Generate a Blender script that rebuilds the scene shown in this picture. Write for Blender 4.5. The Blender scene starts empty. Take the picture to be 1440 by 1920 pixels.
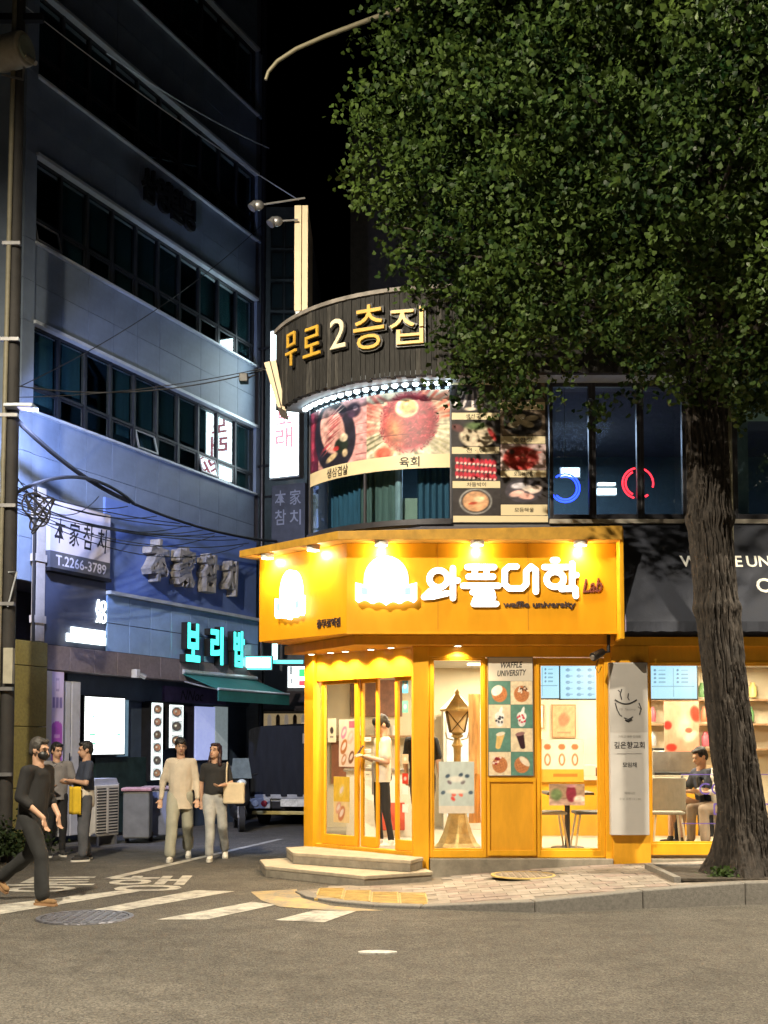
import bpy, math, random
import numpy as np
from mathutils import Vector, Matrix, noise as mnoise
random.seed(7); RNG = np.random.default_rng(7)
R = math.radians
SC = bpy.context.scene
COL = SC.collection

# ---------------------------------------------------------------- camera
FPX, CX, HORIZON, PITCH, CAMZ = 2200.0, 720.0, 1395.0, R(3.2), 1.65
CY = HORIZON - FPX * math.tan(PITCH)
cam = bpy.data.cameras.new('camera'); camo = bpy.data.objects.new('camera', cam); COL.objects.link(camo)
cam.sensor_fit = 'VERTICAL'; cam.sensor_height = 36.0; cam.lens = FPX / 1920 * 36.0
cam.shift_y = (CY - 960) / 1920; cam.clip_end = 1500; cam.clip_start = .05
camo.location = (0, 0, CAMZ); camo.rotation_euler = (R(90) + PITCH, 0, 0)
SC.camera = camo

# ---------------------------------------------------------------- night sky
W = bpy.data.worlds.new('World'); SC.world = W; W.use_nodes = True
wn = W.node_tree.nodes; wl = W.node_tree.links
bg = wn['Background']
sky = wn.new('ShaderNodeTexSky'); sky.sky_type = 'NISHITA'; sky.sun_disc = False
sky.sun_elevation = R(-8); sky.sun_rotation = R(160); sky.altitude = 60
wl.new(sky.outputs[0], bg.inputs[0]); bg.inputs[1].default_value = 0.05

# moonlight-weak "sun" (night)
sl = bpy.data.lights.new('moon', 'SUN'); sl.energy = 0.02; sl.angle = R(10); sl.color = (.75, .82, 1)
so = bpy.data.objects.new('moon', sl); COL.objects.link(so); so.rotation_euler = (R(35), R(15), 0)

vs = SC.view_settings; vs.view_transform = 'Standard'; vs.look = 'None'; vs.exposure = 0.0; vs.gamma = 1.0
SC.cycles.max_bounces = 7; SC.cycles.diffuse_bounces = 3; SC.cycles.glossy_bounces = 3
SC.cycles.transparent_max_bounces = 12; SC.cycles.sample_clamp_indirect = 4.0
SC.cycles.use_denoising = True

# ---------------------------------------------------------------- pixel helpers (photo pixels -> rays)
def ray(px, py):
    a = (px - CX) / FPX; b = (CY - py) / FPX
    return Vector((a, math.cos(PITCH) - b * math.sin(PITCH), math.sin(PITCH) + b * math.cos(PITCH)))
def P(px, py, Y):                       # point on the plane y = Y
    d = ray(px, py); t = Y / d.y
    return Vector((d.x * t, Y, CAMZ + d.z * t))
def G(px, py, z=0.0):                   # point on the level z
    d = ray(px, py); t = (z - CAMZ) / d.z
    return Vector((d.x * t, d.y * t, z))
def on_wall(px, py, O, d):              # (distance along wall, z) on a vertical wall through O running along d
    r = ray(px, py); n = Vector((-d[1], d[0]))
    t = (O[0] * n.x + O[1] * n.y) / (r.x * n.x + r.y * n.y)
    p = r * t
    return ((p.x - O[0]) * d[0] + (p.y - O[1]) * d[1], CAMZ + p.z)

def srgb(r, g=None, b=None):
    if g is None: r, g, b = r
    f = lambda c: (c / 255 / 12.92) if c / 255 <= .04045 else ((c / 255 + .055) / 1.055) ** 2.4
    return (f(r), f(g), f(b))
def lin(a):
    a = np.asarray(a, float) / 255
    return np.where(a <= .04045, a / 12.92, ((a + .055) / 1.055) ** 2.4)

# ---------------------------------------------------------------- materials
MATS = {}
def mat(name, col, rough=.6, metal=0., var=.12, scale=6., bump=0., bscale=60., emit=0., ecol=None, spec=.5, stretch=None, coat=0.):
    if name in MATS: return MATS[name]
    m = bpy.data.materials.new(name); MATS[name] = m; m.use_nodes = True
    nt = m.node_tree; n = nt.nodes; l = nt.links; b = n['Principled BSDF']
    b.inputs['Roughness'].default_value = rough; b.inputs['Metallic'].default_value = metal
    b.inputs['Specular IOR Level'].default_value = spec; b.inputs['Coat Weight'].default_value = coat
    b.inputs['Base Color'].default_value = (*col, 1)
    tc = n.new('ShaderNodeTexCoord'); src = tc.outputs['Object']
    if stretch:
        mp = n.new('ShaderNodeMapping'); mp.inputs['Scale'].default_value = stretch
        l.new(src, mp.inputs[0]); src = mp.outputs[0]
    if var > 0:
        t = n.new('ShaderNodeTexNoise'); t.inputs['Scale'].default_value = scale; t.inputs['Detail'].default_value = 6
        t.inputs['Roughness'].default_value = .65; l.new(src, t.inputs['Vector'])
        rp = n.new('ShaderNodeValToRGB'); rp.color_ramp.elements[0].position = .3; rp.color_ramp.elements[1].position = .7
        rp.color_ramp.elements[0].color = (*[c * (1 - var * 1.6) for c in col], 1)
        rp.color_ramp.elements[1].color = (*[min(1, c * (1 + var)) for c in col], 1)
        l.new(t.outputs[0], rp.inputs[0]); l.new(rp.outputs[0], b.inputs['Base Color'])
        mr = n.new('ShaderNodeMapRange'); mr.inputs[3].default_value = max(.02, rough - .1); mr.inputs[4].default_value = min(1, rough + .12)
        l.new(t.outputs[0], mr.inputs[0]); l.new(mr.outputs[0], b.inputs['Roughness'])
    if bump > 0:
        t2 = n.new('ShaderNodeTexNoise'); t2.inputs['Scale'].default_value = bscale; t2.inputs['Detail'].default_value = 5
        l.new(src, t2.inputs['Vector'])
        bp = n.new('ShaderNodeBump'); bp.inputs['Strength'].default_value = bump; bp.inputs['Distance'].default_value = .02
        l.new(t2.outputs[0], bp.inputs['Height']); l.new(bp.outputs[0], b.inputs['Normal'])
    if emit > 0:
        b.inputs['Emission Color'].default_value = (*(ecol or col), 1); b.inputs['Emission Strength'].default_value = emit
    return m
def glow(name, col, s): return mat(name, [min(.8, c) for c in col], .5, var=0, emit=s, ecol=col)
def print_mat(name, emit=0., rough=.45):
    if name in MATS: return MATS[name]
    m = bpy.data.materials.new(name); MATS[name] = m; m.use_nodes = True
    n = m.node_tree.nodes; l = m.node_tree.links; b = n['Principled BSDF']
    a = n.new('ShaderNodeAttribute'); a.attribute_name = 'Col'
    l.new(a.outputs['Color'], b.inputs['Base Color']); b.inputs['Roughness'].default_value = rough
    if emit:
        l.new(a.outputs['Color'], b.inputs['Emission Color']); b.inputs['Emission Strength'].default_value = emit
        l.remove(b.inputs['Base Color'].links[0]); b.inputs['Base Color'].default_value = (.02, .02, .02, 1)
    return m
def glass_mat(name, tint, gloss_min=.04, rough=.02, fres=1.0):
    if name in MATS: return MATS[name]
    m = bpy.data.materials.new(name); MATS[name] = m; m.use_nodes = True
    nt = m.node_tree; n = nt.nodes; l = nt.links; n.remove(n['Principled BSDF'])
    tr = n.new('ShaderNodeBsdfTransparent'); tr.inputs[0].default_value = (*tint, 1)
    gl = n.new('ShaderNodeBsdfGlossy'); gl.inputs['Roughness'].default_value = rough; gl.inputs[0].default_value = (.95, .97, 1, 1)
    fr = n.new('ShaderNodeLayerWeight'); pw_ = n.new('ShaderNodeMath'); pw_.operation = 'POWER'; pw_.inputs[1].default_value = 4.; l.new(fr.outputs['Facing'], pw_.inputs[0])
    tn = n.new('ShaderNodeTexNoise'); tn.inputs['Scale'].default_value = 1.3
    bp = n.new('ShaderNodeBump'); bp.inputs['Strength'].default_value = .03; l.new(tn.outputs[0], bp.inputs['Height'])
    l.new(bp.outputs[0], gl.inputs['Normal'])
    ma = n.new('ShaderNodeMath'); ma.operation = 'MULTIPLY_ADD'; ma.inputs[1].default_value = fres; ma.inputs[2].default_value = gloss_min
    ma.use_clamp = True; l.new(pw_.outputs[0], ma.inputs[0])
    mx = n.new('ShaderNodeMixShader'); l.new(ma.outputs[0], mx.inputs[0]); l.new(tr.outputs[0], mx.inputs[1]); l.new(gl.outputs[0], mx.inputs[2])
    l.new(mx.outputs[0], n['Material Output'].inputs[0])
    return m

# ---------------------------------------------------------------- object helpers
TM = {}
def tag(o, label=None, cat=None, group=None, kind=None):
    if label: o['label'] = label
    if cat: o['category'] = cat
    if group: o['group'] = group
    if kind: o['kind'] = kind
    return o
def thing(name, label, cat, loc=(0, 0, 0), rotz=0., group=None):
    o = bpy.data.objects.new(name, None); COL.objects.link(o); o.empty_display_size = .2
    o.location = loc; o.rotation_euler = (0, 0, rotz)
    TM[o] = Matrix.Translation(Vector(loc)) @ Matrix.Rotation(rotz, 4, 'Z')
    return tag(o, label, cat, group)
def root_matrix(p):
    while p is not None and p not in TM and p.parent: p = p.parent
    return TM.get(p, Matrix.Identity(4)) if p is not None else Matrix.Identity(4)
def link(name, me, m, parent=None, label=None, cat=None, group=None, kind=None, bevel=0.):
    o = bpy.data.objects.new(name, me); COL.objects.link(o)
    if m is not None and not me.materials: me.materials.append(m)
    if parent is not None: o.parent = parent
    if bevel:
        b = o.modifiers.new('bevel', 'BEVEL'); b.width = bevel; b.segments = 2; b.limit_method = 'ANGLE'; b.angle_limit = R(50)
    return tag(o, label, cat, group, kind)

class MB:
    """collects shapes; .obj() links them as one mesh. Coordinates are world unless local=True."""
    def __init__(s): s.v = []; s.f = []
    def add(s, vs, fs):
        k = len(s.v); s.v += [tuple(v) for v in vs]; s.f += [tuple(i + k for i in f) for f in fs]; return s
    def box(s, x0, x1, y0, y1, z0, z1):
        x0, x1 = min(x0, x1), max(x0, x1); y0, y1 = min(y0, y1), max(y0, y1); z0, z1 = min(z0, z1), max(z0, z1)
        return s.add([(x, y, z) for z in (z0, z1) for y in (y0, y1) for x in (x0, x1)],
                     [(0, 2, 3, 1), (4, 5, 7, 6), (0, 1, 5, 4), (2, 6, 7, 3), (0, 4, 6, 2), (1, 3, 7, 5)])
    def prism(s, poly, z0, z1):          # footprint (counter-clockwise) extruded in z; z1 may be a list
        n = len(poly); zt = z1 if isinstance(z1, (list, tuple)) else [z1] * n
        zb = z0 if isinstance(z0, (list, tuple)) else [z0] * n
        return s.add([(p[0], p[1], zb[i]) for i, p in enumerate(poly)] + [(p[0], p[1], zt[i]) for i, p in enumerate(poly)],
                     [tuple(range(n))[::-1], tuple(range(n, 2 * n))] + [(i, (i + 1) % n, n + (i + 1) % n, n + i) for i in range(n)])
    def slab(s, pts, normal, t):         # polygon in space with thickness t along normal
        n = len(pts); nv = Vector(normal) * t
        return s.add([Vector(p) for p in pts] + [Vector(p) + nv for p in pts],
                     [tuple(range(n))[::-1], tuple(range(n, 2 * n))] + [(i, (i + 1) % n, n + (i + 1) % n, n + i) for i in range(n)])
    def tube(s, pts, r, n=8, cap=True):
        pts = [Vector(p) for p in pts]; k = len(pts); rs = r if isinstance(r, (list, tuple)) else [r] * k
        base = len(s.v); up = None
        for i, p in enumerate(pts):
            t = (pts[min(i + 1, k - 1)] - pts[max(i - 1, 0)]).normalized()
            if up is None: up = Vector((0, 0, 1)) if abs(t.z) < .9 else Vector((1, 0, 0))
            a = (up - t * up.dot(t)).normalized(); b = t.cross(a); up = a
            for j in range(n):
                q = 2 * math.pi * j / n; s.v.append(tuple(p + (a * math.cos(q) + b * math.sin(q)) * rs[i]))
        for i in range(k - 1):
            for j in range(n):
                s.f.append((base + i * n + j, base + i * n + (j + 1) % n, base + (i + 1) * n + (j + 1) % n, base + (i + 1) * n + j))
        if cap: s.f.append(tuple(base + j for j in range(n))[::-1]); s.f.append(tuple(base + (k - 1) * n + j for j in range(n)))
        return s
    def lathe(s, prof, c, n=20):         # profile [(r, z)] about a vertical axis at c
        base = len(s.v)
        for r, z in prof:
            for j in range(n):
                q = 2 * math.pi * j / n; s.v.append((c[0] + r * math.cos(q), c[1] + r * math.sin(q), c[2] + z))
        for i in range(len(prof) - 1):
            for j in range(n):
                s.f.append((base + i * n + j, base + i * n + (j + 1) % n, base + (i + 1) * n + (j + 1) % n, base + (i + 1) * n + j))
        s.f.append(tuple(base + j for j in range(n))[::-1]); s.f.append(tuple(base + (len(prof) - 1) * n + j for j in range(n)))
        return s
    def ell(s, c, r, n=12, m=8, rot=None):
        base = len(s.v); c = Vector(c); rm = rot or Matrix.Identity(3)
        for i in range(1, m):
            a = math.pi * i / m
            for j in range(n):
                q = 2 * math.pi * j / n
                s.v.append(tuple(c + rm @ Vector((r[0] * math.sin(a) * math.cos(q), r[1] * math.sin(a) * math.sin(q), r[2] * math.cos(a)))))
        t = len(s.v); s.v.append(tuple(c + rm @ Vector((0, 0, r[2])))); s.v.append(tuple(c - rm @ Vector((0, 0, r[2]))))
        for i in range(m - 2):
            for j in range(n):
                s.f.append((base + i * n + j, base + (i + 1) * n + j, base + (i + 1) * n + (j + 1) % n, base + i * n + (j + 1) % n))
        for j in range(n):
            s.f.append((t, base + j, base + (j + 1) % n)); s.f.append((t + 1, base + (m - 2) * n + (j + 1) % n, base + (m - 2) * n + j))
        return s
    def caps(s, p0, p1, r0, r1, flat=None, n=12):   # tapered capsule; flat=(axis vector, factor)
        p0 = Vector(p0); p1 = Vector(p1); t = (p1 - p0); L = t.length or 1e-5; t = t / L
        a = (Vector((0, 0, 1)) if abs(t.z) < .9 else Vector((1, 0, 0))); a = (a - t * a.dot(t)).normalized(); b = t.cross(a)
        rings = []
        for k in range(1, 4): q = math.pi / 2 * k / 4; rings.append((p0 - t * r0 * math.cos(q), r0 * math.sin(q)))
        for k in range(0, 5): rings.append((p0 + t * L * k / 4, r0 + (r1 - r0) * k / 4))
        for k in range(1, 4): q = math.pi / 2 * k / 4; rings.append((p1 + t * r1 * math.sin(q), r1 * math.cos(q)))
        base = len(s.v)
        def fl(v, c):
            if not flat: return v
            ax = Vector(flat[0]).normalized(); d = v - c; return v - ax * d.dot(ax) * (1 - flat[1])
        for c, r in rings:
            for j in range(n):
                q = 2 * math.pi * j / n; s.v.append(tuple(fl(c + (a * math.cos(q) + b * math.sin(q)) * r, c)))
        m = len(rings)
        for i in range(m - 1):
            for j in range(n): s.f.append((base + i * n + j, base + i * n + (j + 1) % n, base + (i + 1) * n + (j + 1) % n, base + (i + 1) * n + j))
        s.f.append(tuple(base + j for j in range(n))[::-1]); s.f.append(tuple(base + (m - 1) * n + j for j in range(n)))
        return s
    def mesh(s, name, inv=None, smooth=None):
        me = bpy.data.meshes.new(name)
        vs_ = [tuple(inv @ Vector(v)) for v in s.v] if inv is not None else s.v
        me.from_pydata(vs_, [], s.f); me.validate()
        if smooth: me.shade_smooth(); me.set_sharp_from_angle(angle=R(smooth))
        me.update(); return me
    def obj(s, name, m, parent=None, local=False, smooth=None, **k):
        inv = None
        if parent is not None and not local: inv = root_matrix(parent).inverted()
        return link(name, s.mesh(name, inv, smooth), m, parent, **k)

def frame(o, right, up):
    r = Vector(right).normalized(); u = Vector(up); u = (u - r * u.dot(r)).normalized(); n = r.cross(u)
    return Matrix(((r.x, u.x, n.x, o[0]), (r.y, u.y, n.y, o[1]), (r.z, u.z, n.z, o[2]), (0, 0, 0, 1)))
TXT = {}; TRASH = []
def text_mesh(s, extrude=0., bold=0., shear=0., res=3):
    key = (s, round(extrude, 4), round(bold, 4), shear)
    if key in TXT: return TXT[key]
    cu = bpy.data.curves.new('lettering', 'FONT'); cu.body = s; cu.size = 1; cu.extrude = extrude; cu.offset = bold; cu.shear = shear
    cu.align_x = 'CENTER'; cu.resolution_u = res
    o = bpy.data.objects.new('lettering', cu); me = o.to_mesh()
    a = np.zeros(len(me.vertices) * 3); me.vertices.foreach_get('co', a); a = a.reshape(-1, 3)
    TXT[key] = (a, [tuple(p.vertices) for p in me.polygons]); o.to_mesh_clear(); TRASH.extend((o, cu))
    return TXT[key]
def text(s, w, h, mtx, m, parent=None, name='lettering', depth=0., bold=0., shear=0., local=False, label=None, **k):
    """lettering fitted to w x h metres, centred on the frame mtx (x right, y up, z out of the surface)"""
    a, fs = text_mesh(s, 0.5 if depth else 0., bold, shear)
    a = a.copy(); lo, hi = a.min(0), a.max(0)
    sx = (w / (hi[0] - lo[0])) if w else (h / (hi[1] - lo[1])); sy = (h / (hi[1] - lo[1])) if h else sx
    a[:, 0] = (a[:, 0] - (lo[0] + hi[0]) / 2) * sx; a[:, 1] = (a[:, 1] - (lo[1] + hi[1]) / 2) * sy
    a[:, 2] = (a[:, 2] + .5) * depth if depth else 0
    mm = np.array(mtx)
    if parent is not None and not local: mm = np.array(root_matrix(parent).inverted()) @ mm
    a = a @ mm[:3, :3].T + mm[:3, 3]
    me = bpy.data.meshes.new(name); me.from_pydata(a.tolist(), [], fs); me.update()
    return link(name, me, m, parent, label=label, **k)

class Cv:                                   # a flat print: colours on a fine grid
    def __init__(s, nx, ny, bg):
        s.nx, s.ny = nx, ny; u, v = np.meshgrid(np.linspace(0, 1, nx), np.linspace(0, 1, ny)); s.u = u; s.v = v
        s.c = np.ones((ny, nx, 3)) * np.array(bg, float)
    def mask(s, m, col): s.c = s.c * (1 - m[..., None]) + np.array(col, float) * m[..., None]; return s
    def ell(s, cx, cy, rx, ry, col, rot=0., soft=.08, a=1.):
        x, y = s.u - cx, s.v - cy; c, q = math.cos(rot), math.sin(rot); x, y = x * c + y * q, -x * q + y * c
        d = np.sqrt((x / rx) ** 2 + (y / ry) ** 2); return s.mask(np.clip((1 - d) / soft, 0, 1) * a, col)
    def rect(s, x0, y0, x1, y1, col, a=1.):
        return s.mask(((s.u >= x0) & (s.u <= x1) & (s.v >= y0) & (s.v <= y1)).astype(float) * a, col)
    def grain(s, amt, k=9, sx=1., sy=1.):
        z = np.zeros_like(s.u)
        for o in range(3):
            f = k * 2 ** o
            g = RNG.random((int(f * sy) + 2, int(f * sx) + 2)); yi = s.v * (g.shape[0] - 1.001); xi = s.u * (g.shape[1] - 1.001)
            y0, x0 = yi.astype(int), xi.astype(int); fy, fx = yi - y0, xi - x0
            z += ((g[y0, x0] * (1 - fx) + g[y0, x0 + 1] * fx) * (1 - fy) + (g[y0 + 1, x0] * (1 - fx) + g[y0 + 1, x0 + 1] * fx) * fy - .5) / 1.6 ** o
        s.c = np.clip(s.c * (1 + amt * z[..., None]), 0, 255); return s
    def obj(s, name, pos, m, parent=None, local=False, **k):     # pos(u, v) -> xyz arrays
        p = np.stack(pos(s.u, s.v), -1).reshape(-1, 3)
        if parent is not None and not local:
            mm = np.array(root_matrix(parent).inverted()); p = p @ mm[:3, :3].T + mm[:3, 3]
        i = np.arange(s.nx * s.ny).reshape(s.ny, s.nx)
        f = np.stack([i[:-1, :-1], i[:-1, 1:], i[1:, 1:], i[1:, :-1]], -1).reshape(-1, 4)
        me = bpy.data.meshes.new(name); me.from_pydata(p.tolist(), [], f.tolist()); me.update()
        at = me.color_attributes.new('Col', 'FLOAT_COLOR', 'POINT')
        at.data.foreach_set('color', np.concatenate([lin(s.c), np.ones((s.ny, s.nx, 1))], -1).ravel())
        return link(name, me, m, parent, **k)
def flat_pos(o, ex, ey):                    # corner + two edge vectors
    o, ex, ey = map(np.array, (o, ex, ey))
    return lambda u, v: tuple(o[i] + ex[i] * u + ey[i] * v for i in range(3))
def light(kind, name, loc, power, col, parent=None, size=.1, aim=None, spot=None, blend=.4, sy=None, local=False):
    l = bpy.data.lights.new(name, kind); l.energy = power; l.color = col
    if kind == 'AREA':
        l.size = size
        if sy: l.shape = 'RECTANGLE'; l.size_y = sy
    else: l.shadow_soft_size = size
    if kind == 'SPOT': l.spot_size = spot or R(120); l.spot_blend = blend
    o = bpy.data.objects.new(name, l); COL.objects.link(o); loc = Vector(loc)
    mt = Matrix.Translation(loc) @ (Vector(aim) - loc).to_track_quat('-Z', 'Y').to_matrix().to_4x4() if aim is not None else Matrix.Translation(loc)
    if parent is not None:
        o.parent = parent
        if not local: mt = root_matrix(parent).inverted() @ mt
    o.matrix_local = mt
    return o
YELLOW = mat('yellow_paint', (.81, .395, .014), .40, var=.09, scale=2.5, bump=.03, bscale=30, stretch=(2, 2, .5))
YELLOW2 = mat('yellow_panel_paint', (.77, .37, .018), .48, var=.11, scale=2.5, bump=.04, bscale=50, stretch=(2, 2, .5))
DARKM = mat('dark_metal', (.03, .03, .034), .4, .6, var=.15)
GREYM = mat('grey_metal', (.3, .3, .31), .4, .7, var=.1)
BLACK = mat('black_plastic', (.012, .012, .013), .45, var=.1)
WHITE = mat('white_paint', (.75, .75, .73), .5, var=.05)
CLEAR = glass_mat('shop_glass', (.96, .98, .97), .06)
DARKGL = glass_mat('office_glass', (.62, .76, .78), .10, .015, 1.0)
INK = mat('black_ink', (.015, .015, .018), .6, var=0)

# ================================================================ GROUND
def asphalt():
    m = bpy.data.materials.new('asphalt'); m.use_nodes = True; n = m.node_tree.nodes; l = m.node_tree.links; b = n['Principled BSDF']
    tc = n.new('ShaderNodeTexCoord')
    def nz(scale, det=5, rough=.6):
        t = n.new('ShaderNodeTexNoise'); t.inputs['Scale'].default_value = scale; t.inputs['Detail'].default_value = det; t.inputs['Roughness'].default_value = rough
        l.new(tc.outputs['Object'], t.inputs['Vector']); return t.outputs[0]
    def ramp(x, p0, c0, p1, c1):
        r = n.new('ShaderNodeValToRGB'); r.color_ramp.elements[0].position = p0; r.color_ramp.elements[1].position = p1
        r.color_ramp.elements[0].color = (*c0, 1); r.color_ramp.elements[1].color = (*c1, 1); l.new(x, r.inputs[0]); return r.outputs[0]
    def mix(kind, f, a, c):
        x = n.new('ShaderNodeMix'); x.data_type = 'RGBA'; x.blend_type = kind; x.inputs[0].default_value = f
        l.new(a, x.inputs[6]); l.new(c, x.inputs[7]); return x.outputs[2]
    base = ramp(nz(.35, 6), .3, (.068, .064, .058), .75, (.122, .115, .104))
    vo = n.new('ShaderNodeTexVoronoi'); vo.inputs['Scale'].default_value = 85; l.new(tc.outputs['Object'], vo.inputs['Vector'])
    agg = ramp(vo.outputs['Color'], .1, (.45, .44, .42), .95, (1.75, 1.7, 1.6))
    c = mix('MULTIPLY', 1, base, agg)
    c = mix('MULTIPLY', .8, c, ramp(nz(3.0, 8, .75), .28, (.45, .45, .46), .72, (1.25, 1.25, 1.25)))
    wv = n.new('ShaderNodeTexVoronoi'); wv.feature = 'DISTANCE_TO_EDGE'; wv.inputs['Scale'].default_value = .22
    dn = n.new('ShaderNodeTexNoise'); dn.inputs['Scale'].default_value = 1.2; dn.inputs['Detail'].default_value = 8; l.new(tc.outputs['Object'], dn.inputs['Vector'])
    va = n.new('ShaderNodeMix'); va.data_type = 'VECTOR'; va.inputs[0].default_value = .3
    l.new(tc.outputs['Object'], va.inputs[4]); l.new(dn.outputs['Color'], va.inputs[5]); l.new(va.outputs[1], wv.inputs['Vector'])
    c = mix('MULTIPLY', .3, c, ramp(wv.outputs['Distance'], .0, (.35, .33, .32), .006, (1, 1, 1)))
    l.new(c, b.inputs['Base Color'])
    b.inputs['Roughness'].default_value = .72; b.inputs['Specular IOR Level'].default_value = .35
    bp = n.new('ShaderNodeBump'); bp.inputs['Strength'].default_value = .8; bp.inputs['Distance'].default_value = .012
    l.new(vo.outputs['Distance'], bp.inputs['Height']); l.new(bp.outputs[0], b.inputs['Normal'])
    return m
road = MB().add([(-250, -150, 0), (250, -150, 0), (250, 350, 0), (-250, 350, 0)], [(0, 1, 2, 3)]).obj('road', asphalt(), kind='structure')

def worn(name, col, keep=.42, sc=5.):      # worn road paint: holes show as the asphalt colour
    m = mat(name, col, .65, var=0); n = m.node_tree.nodes; l = m.node_tree.links; b = n['Principled BSDF']
    tc = n.new('ShaderNodeTexCoord'); t = n.new('ShaderNodeTexNoise'); t.inputs['Scale'].default_value = sc; t.inputs['Detail'].default_value = 10; t.inputs['Roughness'].default_value = .8
    l.new(tc.outputs['Object'], t.inputs['Vector'])
    r = n.new('ShaderNodeValToRGB'); r.color_ramp.elements[0].position = keep - .08; r.color_ramp.elements[1].position = keep + .1
    r.color_ramp.elements[0].color = (.16, .15, .135, 1); r.color_ramp.elements[1].color = (*col, 1)
    l.new(t.outputs[0], r.inputs[0]); l.new(r.outputs[0], b.inputs['Base Color']); return m
PAINTW = worn('road_paint_white', (.46, .44, .385), .465); PAINTY = worn('road_paint_yellow', (.40, .29, .12), .48, 3.)
def ground_quad(name, pix, m, z=.004, parent=road):
    b = MB(); b.add([G(x, y, z) for x, y in pix], [tuple(range(len(pix)))]); o = b.obj(name, m, parent)
    if o.data.polygons[0].normal.z < 0: o.data.flip_normals()
    return o
for q in ([(-60, 1714), (0, 1714), (262, 1671), (222, 1670), (-60, 1703)], [(141, 1712), (209, 1711), (440, 1671), (366, 1669)],
          [(294, 1724), (386, 1724), (519, 1696), (472, 1691)], [(515, 1725), (608, 1729), (668, 1708), (588, 1707)]):
    ground_quad('crosswalk_stripe', q, PAINTW)
ground_quad('lane_line', [(194, 1647), (222, 1646), (532, 1573), (520, 1573)], PAINTW)
ground_quad('yellow_paint_patch', [(470, 1672), (556, 1667), (566, 1684), (620, 1698), (720, 1707), (640, 1708), (525, 1700), (490, 1688)], PAINTY, .005)
c0 = G(182, 1657)
text('통행', 2.1, 1.55, frame((c0.x, c0.y, .005), (1, .06, 0), (.05, 1, 0)), PAINTW, road, 'road_lettering', bold=.012)

IRON = mat('cast_iron', (.22, .22, .25), .35, .6, var=.3, scale=20, bump=.4, bscale=40)
def manhole(name, label, c, r, m, rim, group=None):
    t = thing(name, label, 'manhole cover', c)
    MB().lathe([(r * .93, .0), (r * .93, .010), (0.001, .012)], (0, 0, 0), 36).obj('lid', m, t, True)
    MB().lathe([(r * .95, .0), (r * .95, .014), (r * 1.05, .014), (r * 1.06, 0)], (0, 0, 0), 36).obj('rim', rim, t, True)
    b = MB()
    for i in range(-4, 5):
        for j in range(-4, 5):
            if math.hypot(i, j) < 4.3: b.box(i * r * .2 - r * .06, i * r * .2 + r * .06, j * r * .2 - r * .06, j * r * .2 + r * .06, .009, .018)
    b.obj('tread_pattern', m, t, True, kind='stuff'); return t
manhole('manhole_cover', 'round dark iron manhole cover in the road before the crosswalk', G(160, 1721, .002), .43, IRON, IRON)
_g = G(708, 1787); o = MB().prism([(_g.x + .155 * math.cos(a), _g.y + .07 * math.sin(a)) for a in np.linspace(0, 2 * math.pi, 20)[:-1]], 0, .012).obj('road_plate', mat('pale_plate', (.50, .48, .45), .5, var=.35, scale=25))
tag(o, 'small pale oval plate set in the asphalt in the foreground', 'road plate')

# ---- sidewalk
def hz(x): return float(np.interp(x, [-1, .45, 1.9, 2.6, 4., 9, 40], [.012, .02, .13, .17, .225, .27, .3]))
cp = [G(553, 1674), G(572, 1684), G(606, 1692), G(700, 1701), G(850, 1707), G(1000, 1711), G(1200, 1704), G(1440, 1695)]
cp.append(Vector((9, cp[-1].y + .1, 0))); cp.append(Vector((30, cp[-1].y + .1, 0)))
cxs = [p.x for p in cp]; cys = [p.y for p in cp]
def yc(x): return float(np.interp(x, cxs, cys))
def yb(x): return float(np.interp(x, [cxs[0], -.19, -.15, 40], [cys[0] + .05, 13.96, 15.2, 15.2]))
xs = list(np.linspace(cxs[0], 8, 90)) + [12, 20, 30]
vv = []; ff = []
for i, x in enumerate(xs): vv += [(x, yc(x) + .1, hz(x)), (x, yb(x), hz(x))]
for i in range(len(xs) - 1): ff.append((2 * i, 2 * i + 2, 2 * i + 3, 2 * i + 1))
SAND = mat('sidewalk_bed', (.19, .165, .135), .85, var=.2, scale=9, bump=.3, bscale=80)
walk = MB().add(vv, ff).obj('sidewalk', SAND, kind='structure')
PAV = [mat('paver_%d' % i, c, .8, var=.22, scale=7, bump=.3, bscale=60) for i, c in enumerate([(.27, .235, .20), (.23, .20, .17), (.30, .26, .225), (.24, .19, .165)])]
pw, pd = .24, .2
row = 0; y = 11.6
while y < 14.6:
    x = -1.0 + (row % 2) * pw / 2
    while x < 5.4:
        cxm, cym = x + pw / 2, y + pd / 2
        ok = cym - pd / 2 > yc(cxm) + .17 and cym + pd / 2 < min(yb(cxm) - .02, 14.46)
        if -.75 < cxm < .45 and yc(cxm) + .15 < cym < yc(cxm) + .98: ok = False     # tactile field
        if 3.1 < cxm < 4.95 and cym < 13.75: ok = False                               # tree pit
        if (cxm - 1.62) ** 2 + (cym - 13.75) ** 2 < .47 ** 2: ok = False              # utility cover
        if cxm < .75 and cym > 13.42 and cxm + cym > 13.35 and cym > 13.5: ok = False # steps
        if ok:
            g = .004; t = .007 + random.uniform(-.002, .003); z0, z1 = hz(x + g), hz(x + pw - g)
            b = MB().prism([(x + g, y + g), (x + pw - g, y + g), (x + pw - g, y + pd - g), (x + g, y + pd - g)], [z0 - .02, z1 - .02, z1 - .02, z0 - .02], [z0 + t, z1 + t, z1 + t, z0 + t])
            b.obj('paver', PAV[random.choice((0, 0, 1, 2, 3))], walk)
        x += pw
    y += pd; row += 1
TACT = mat('tactile_yellow', (.42, .29, .09), .6, var=.25, scale=8, bump=.2)
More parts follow.
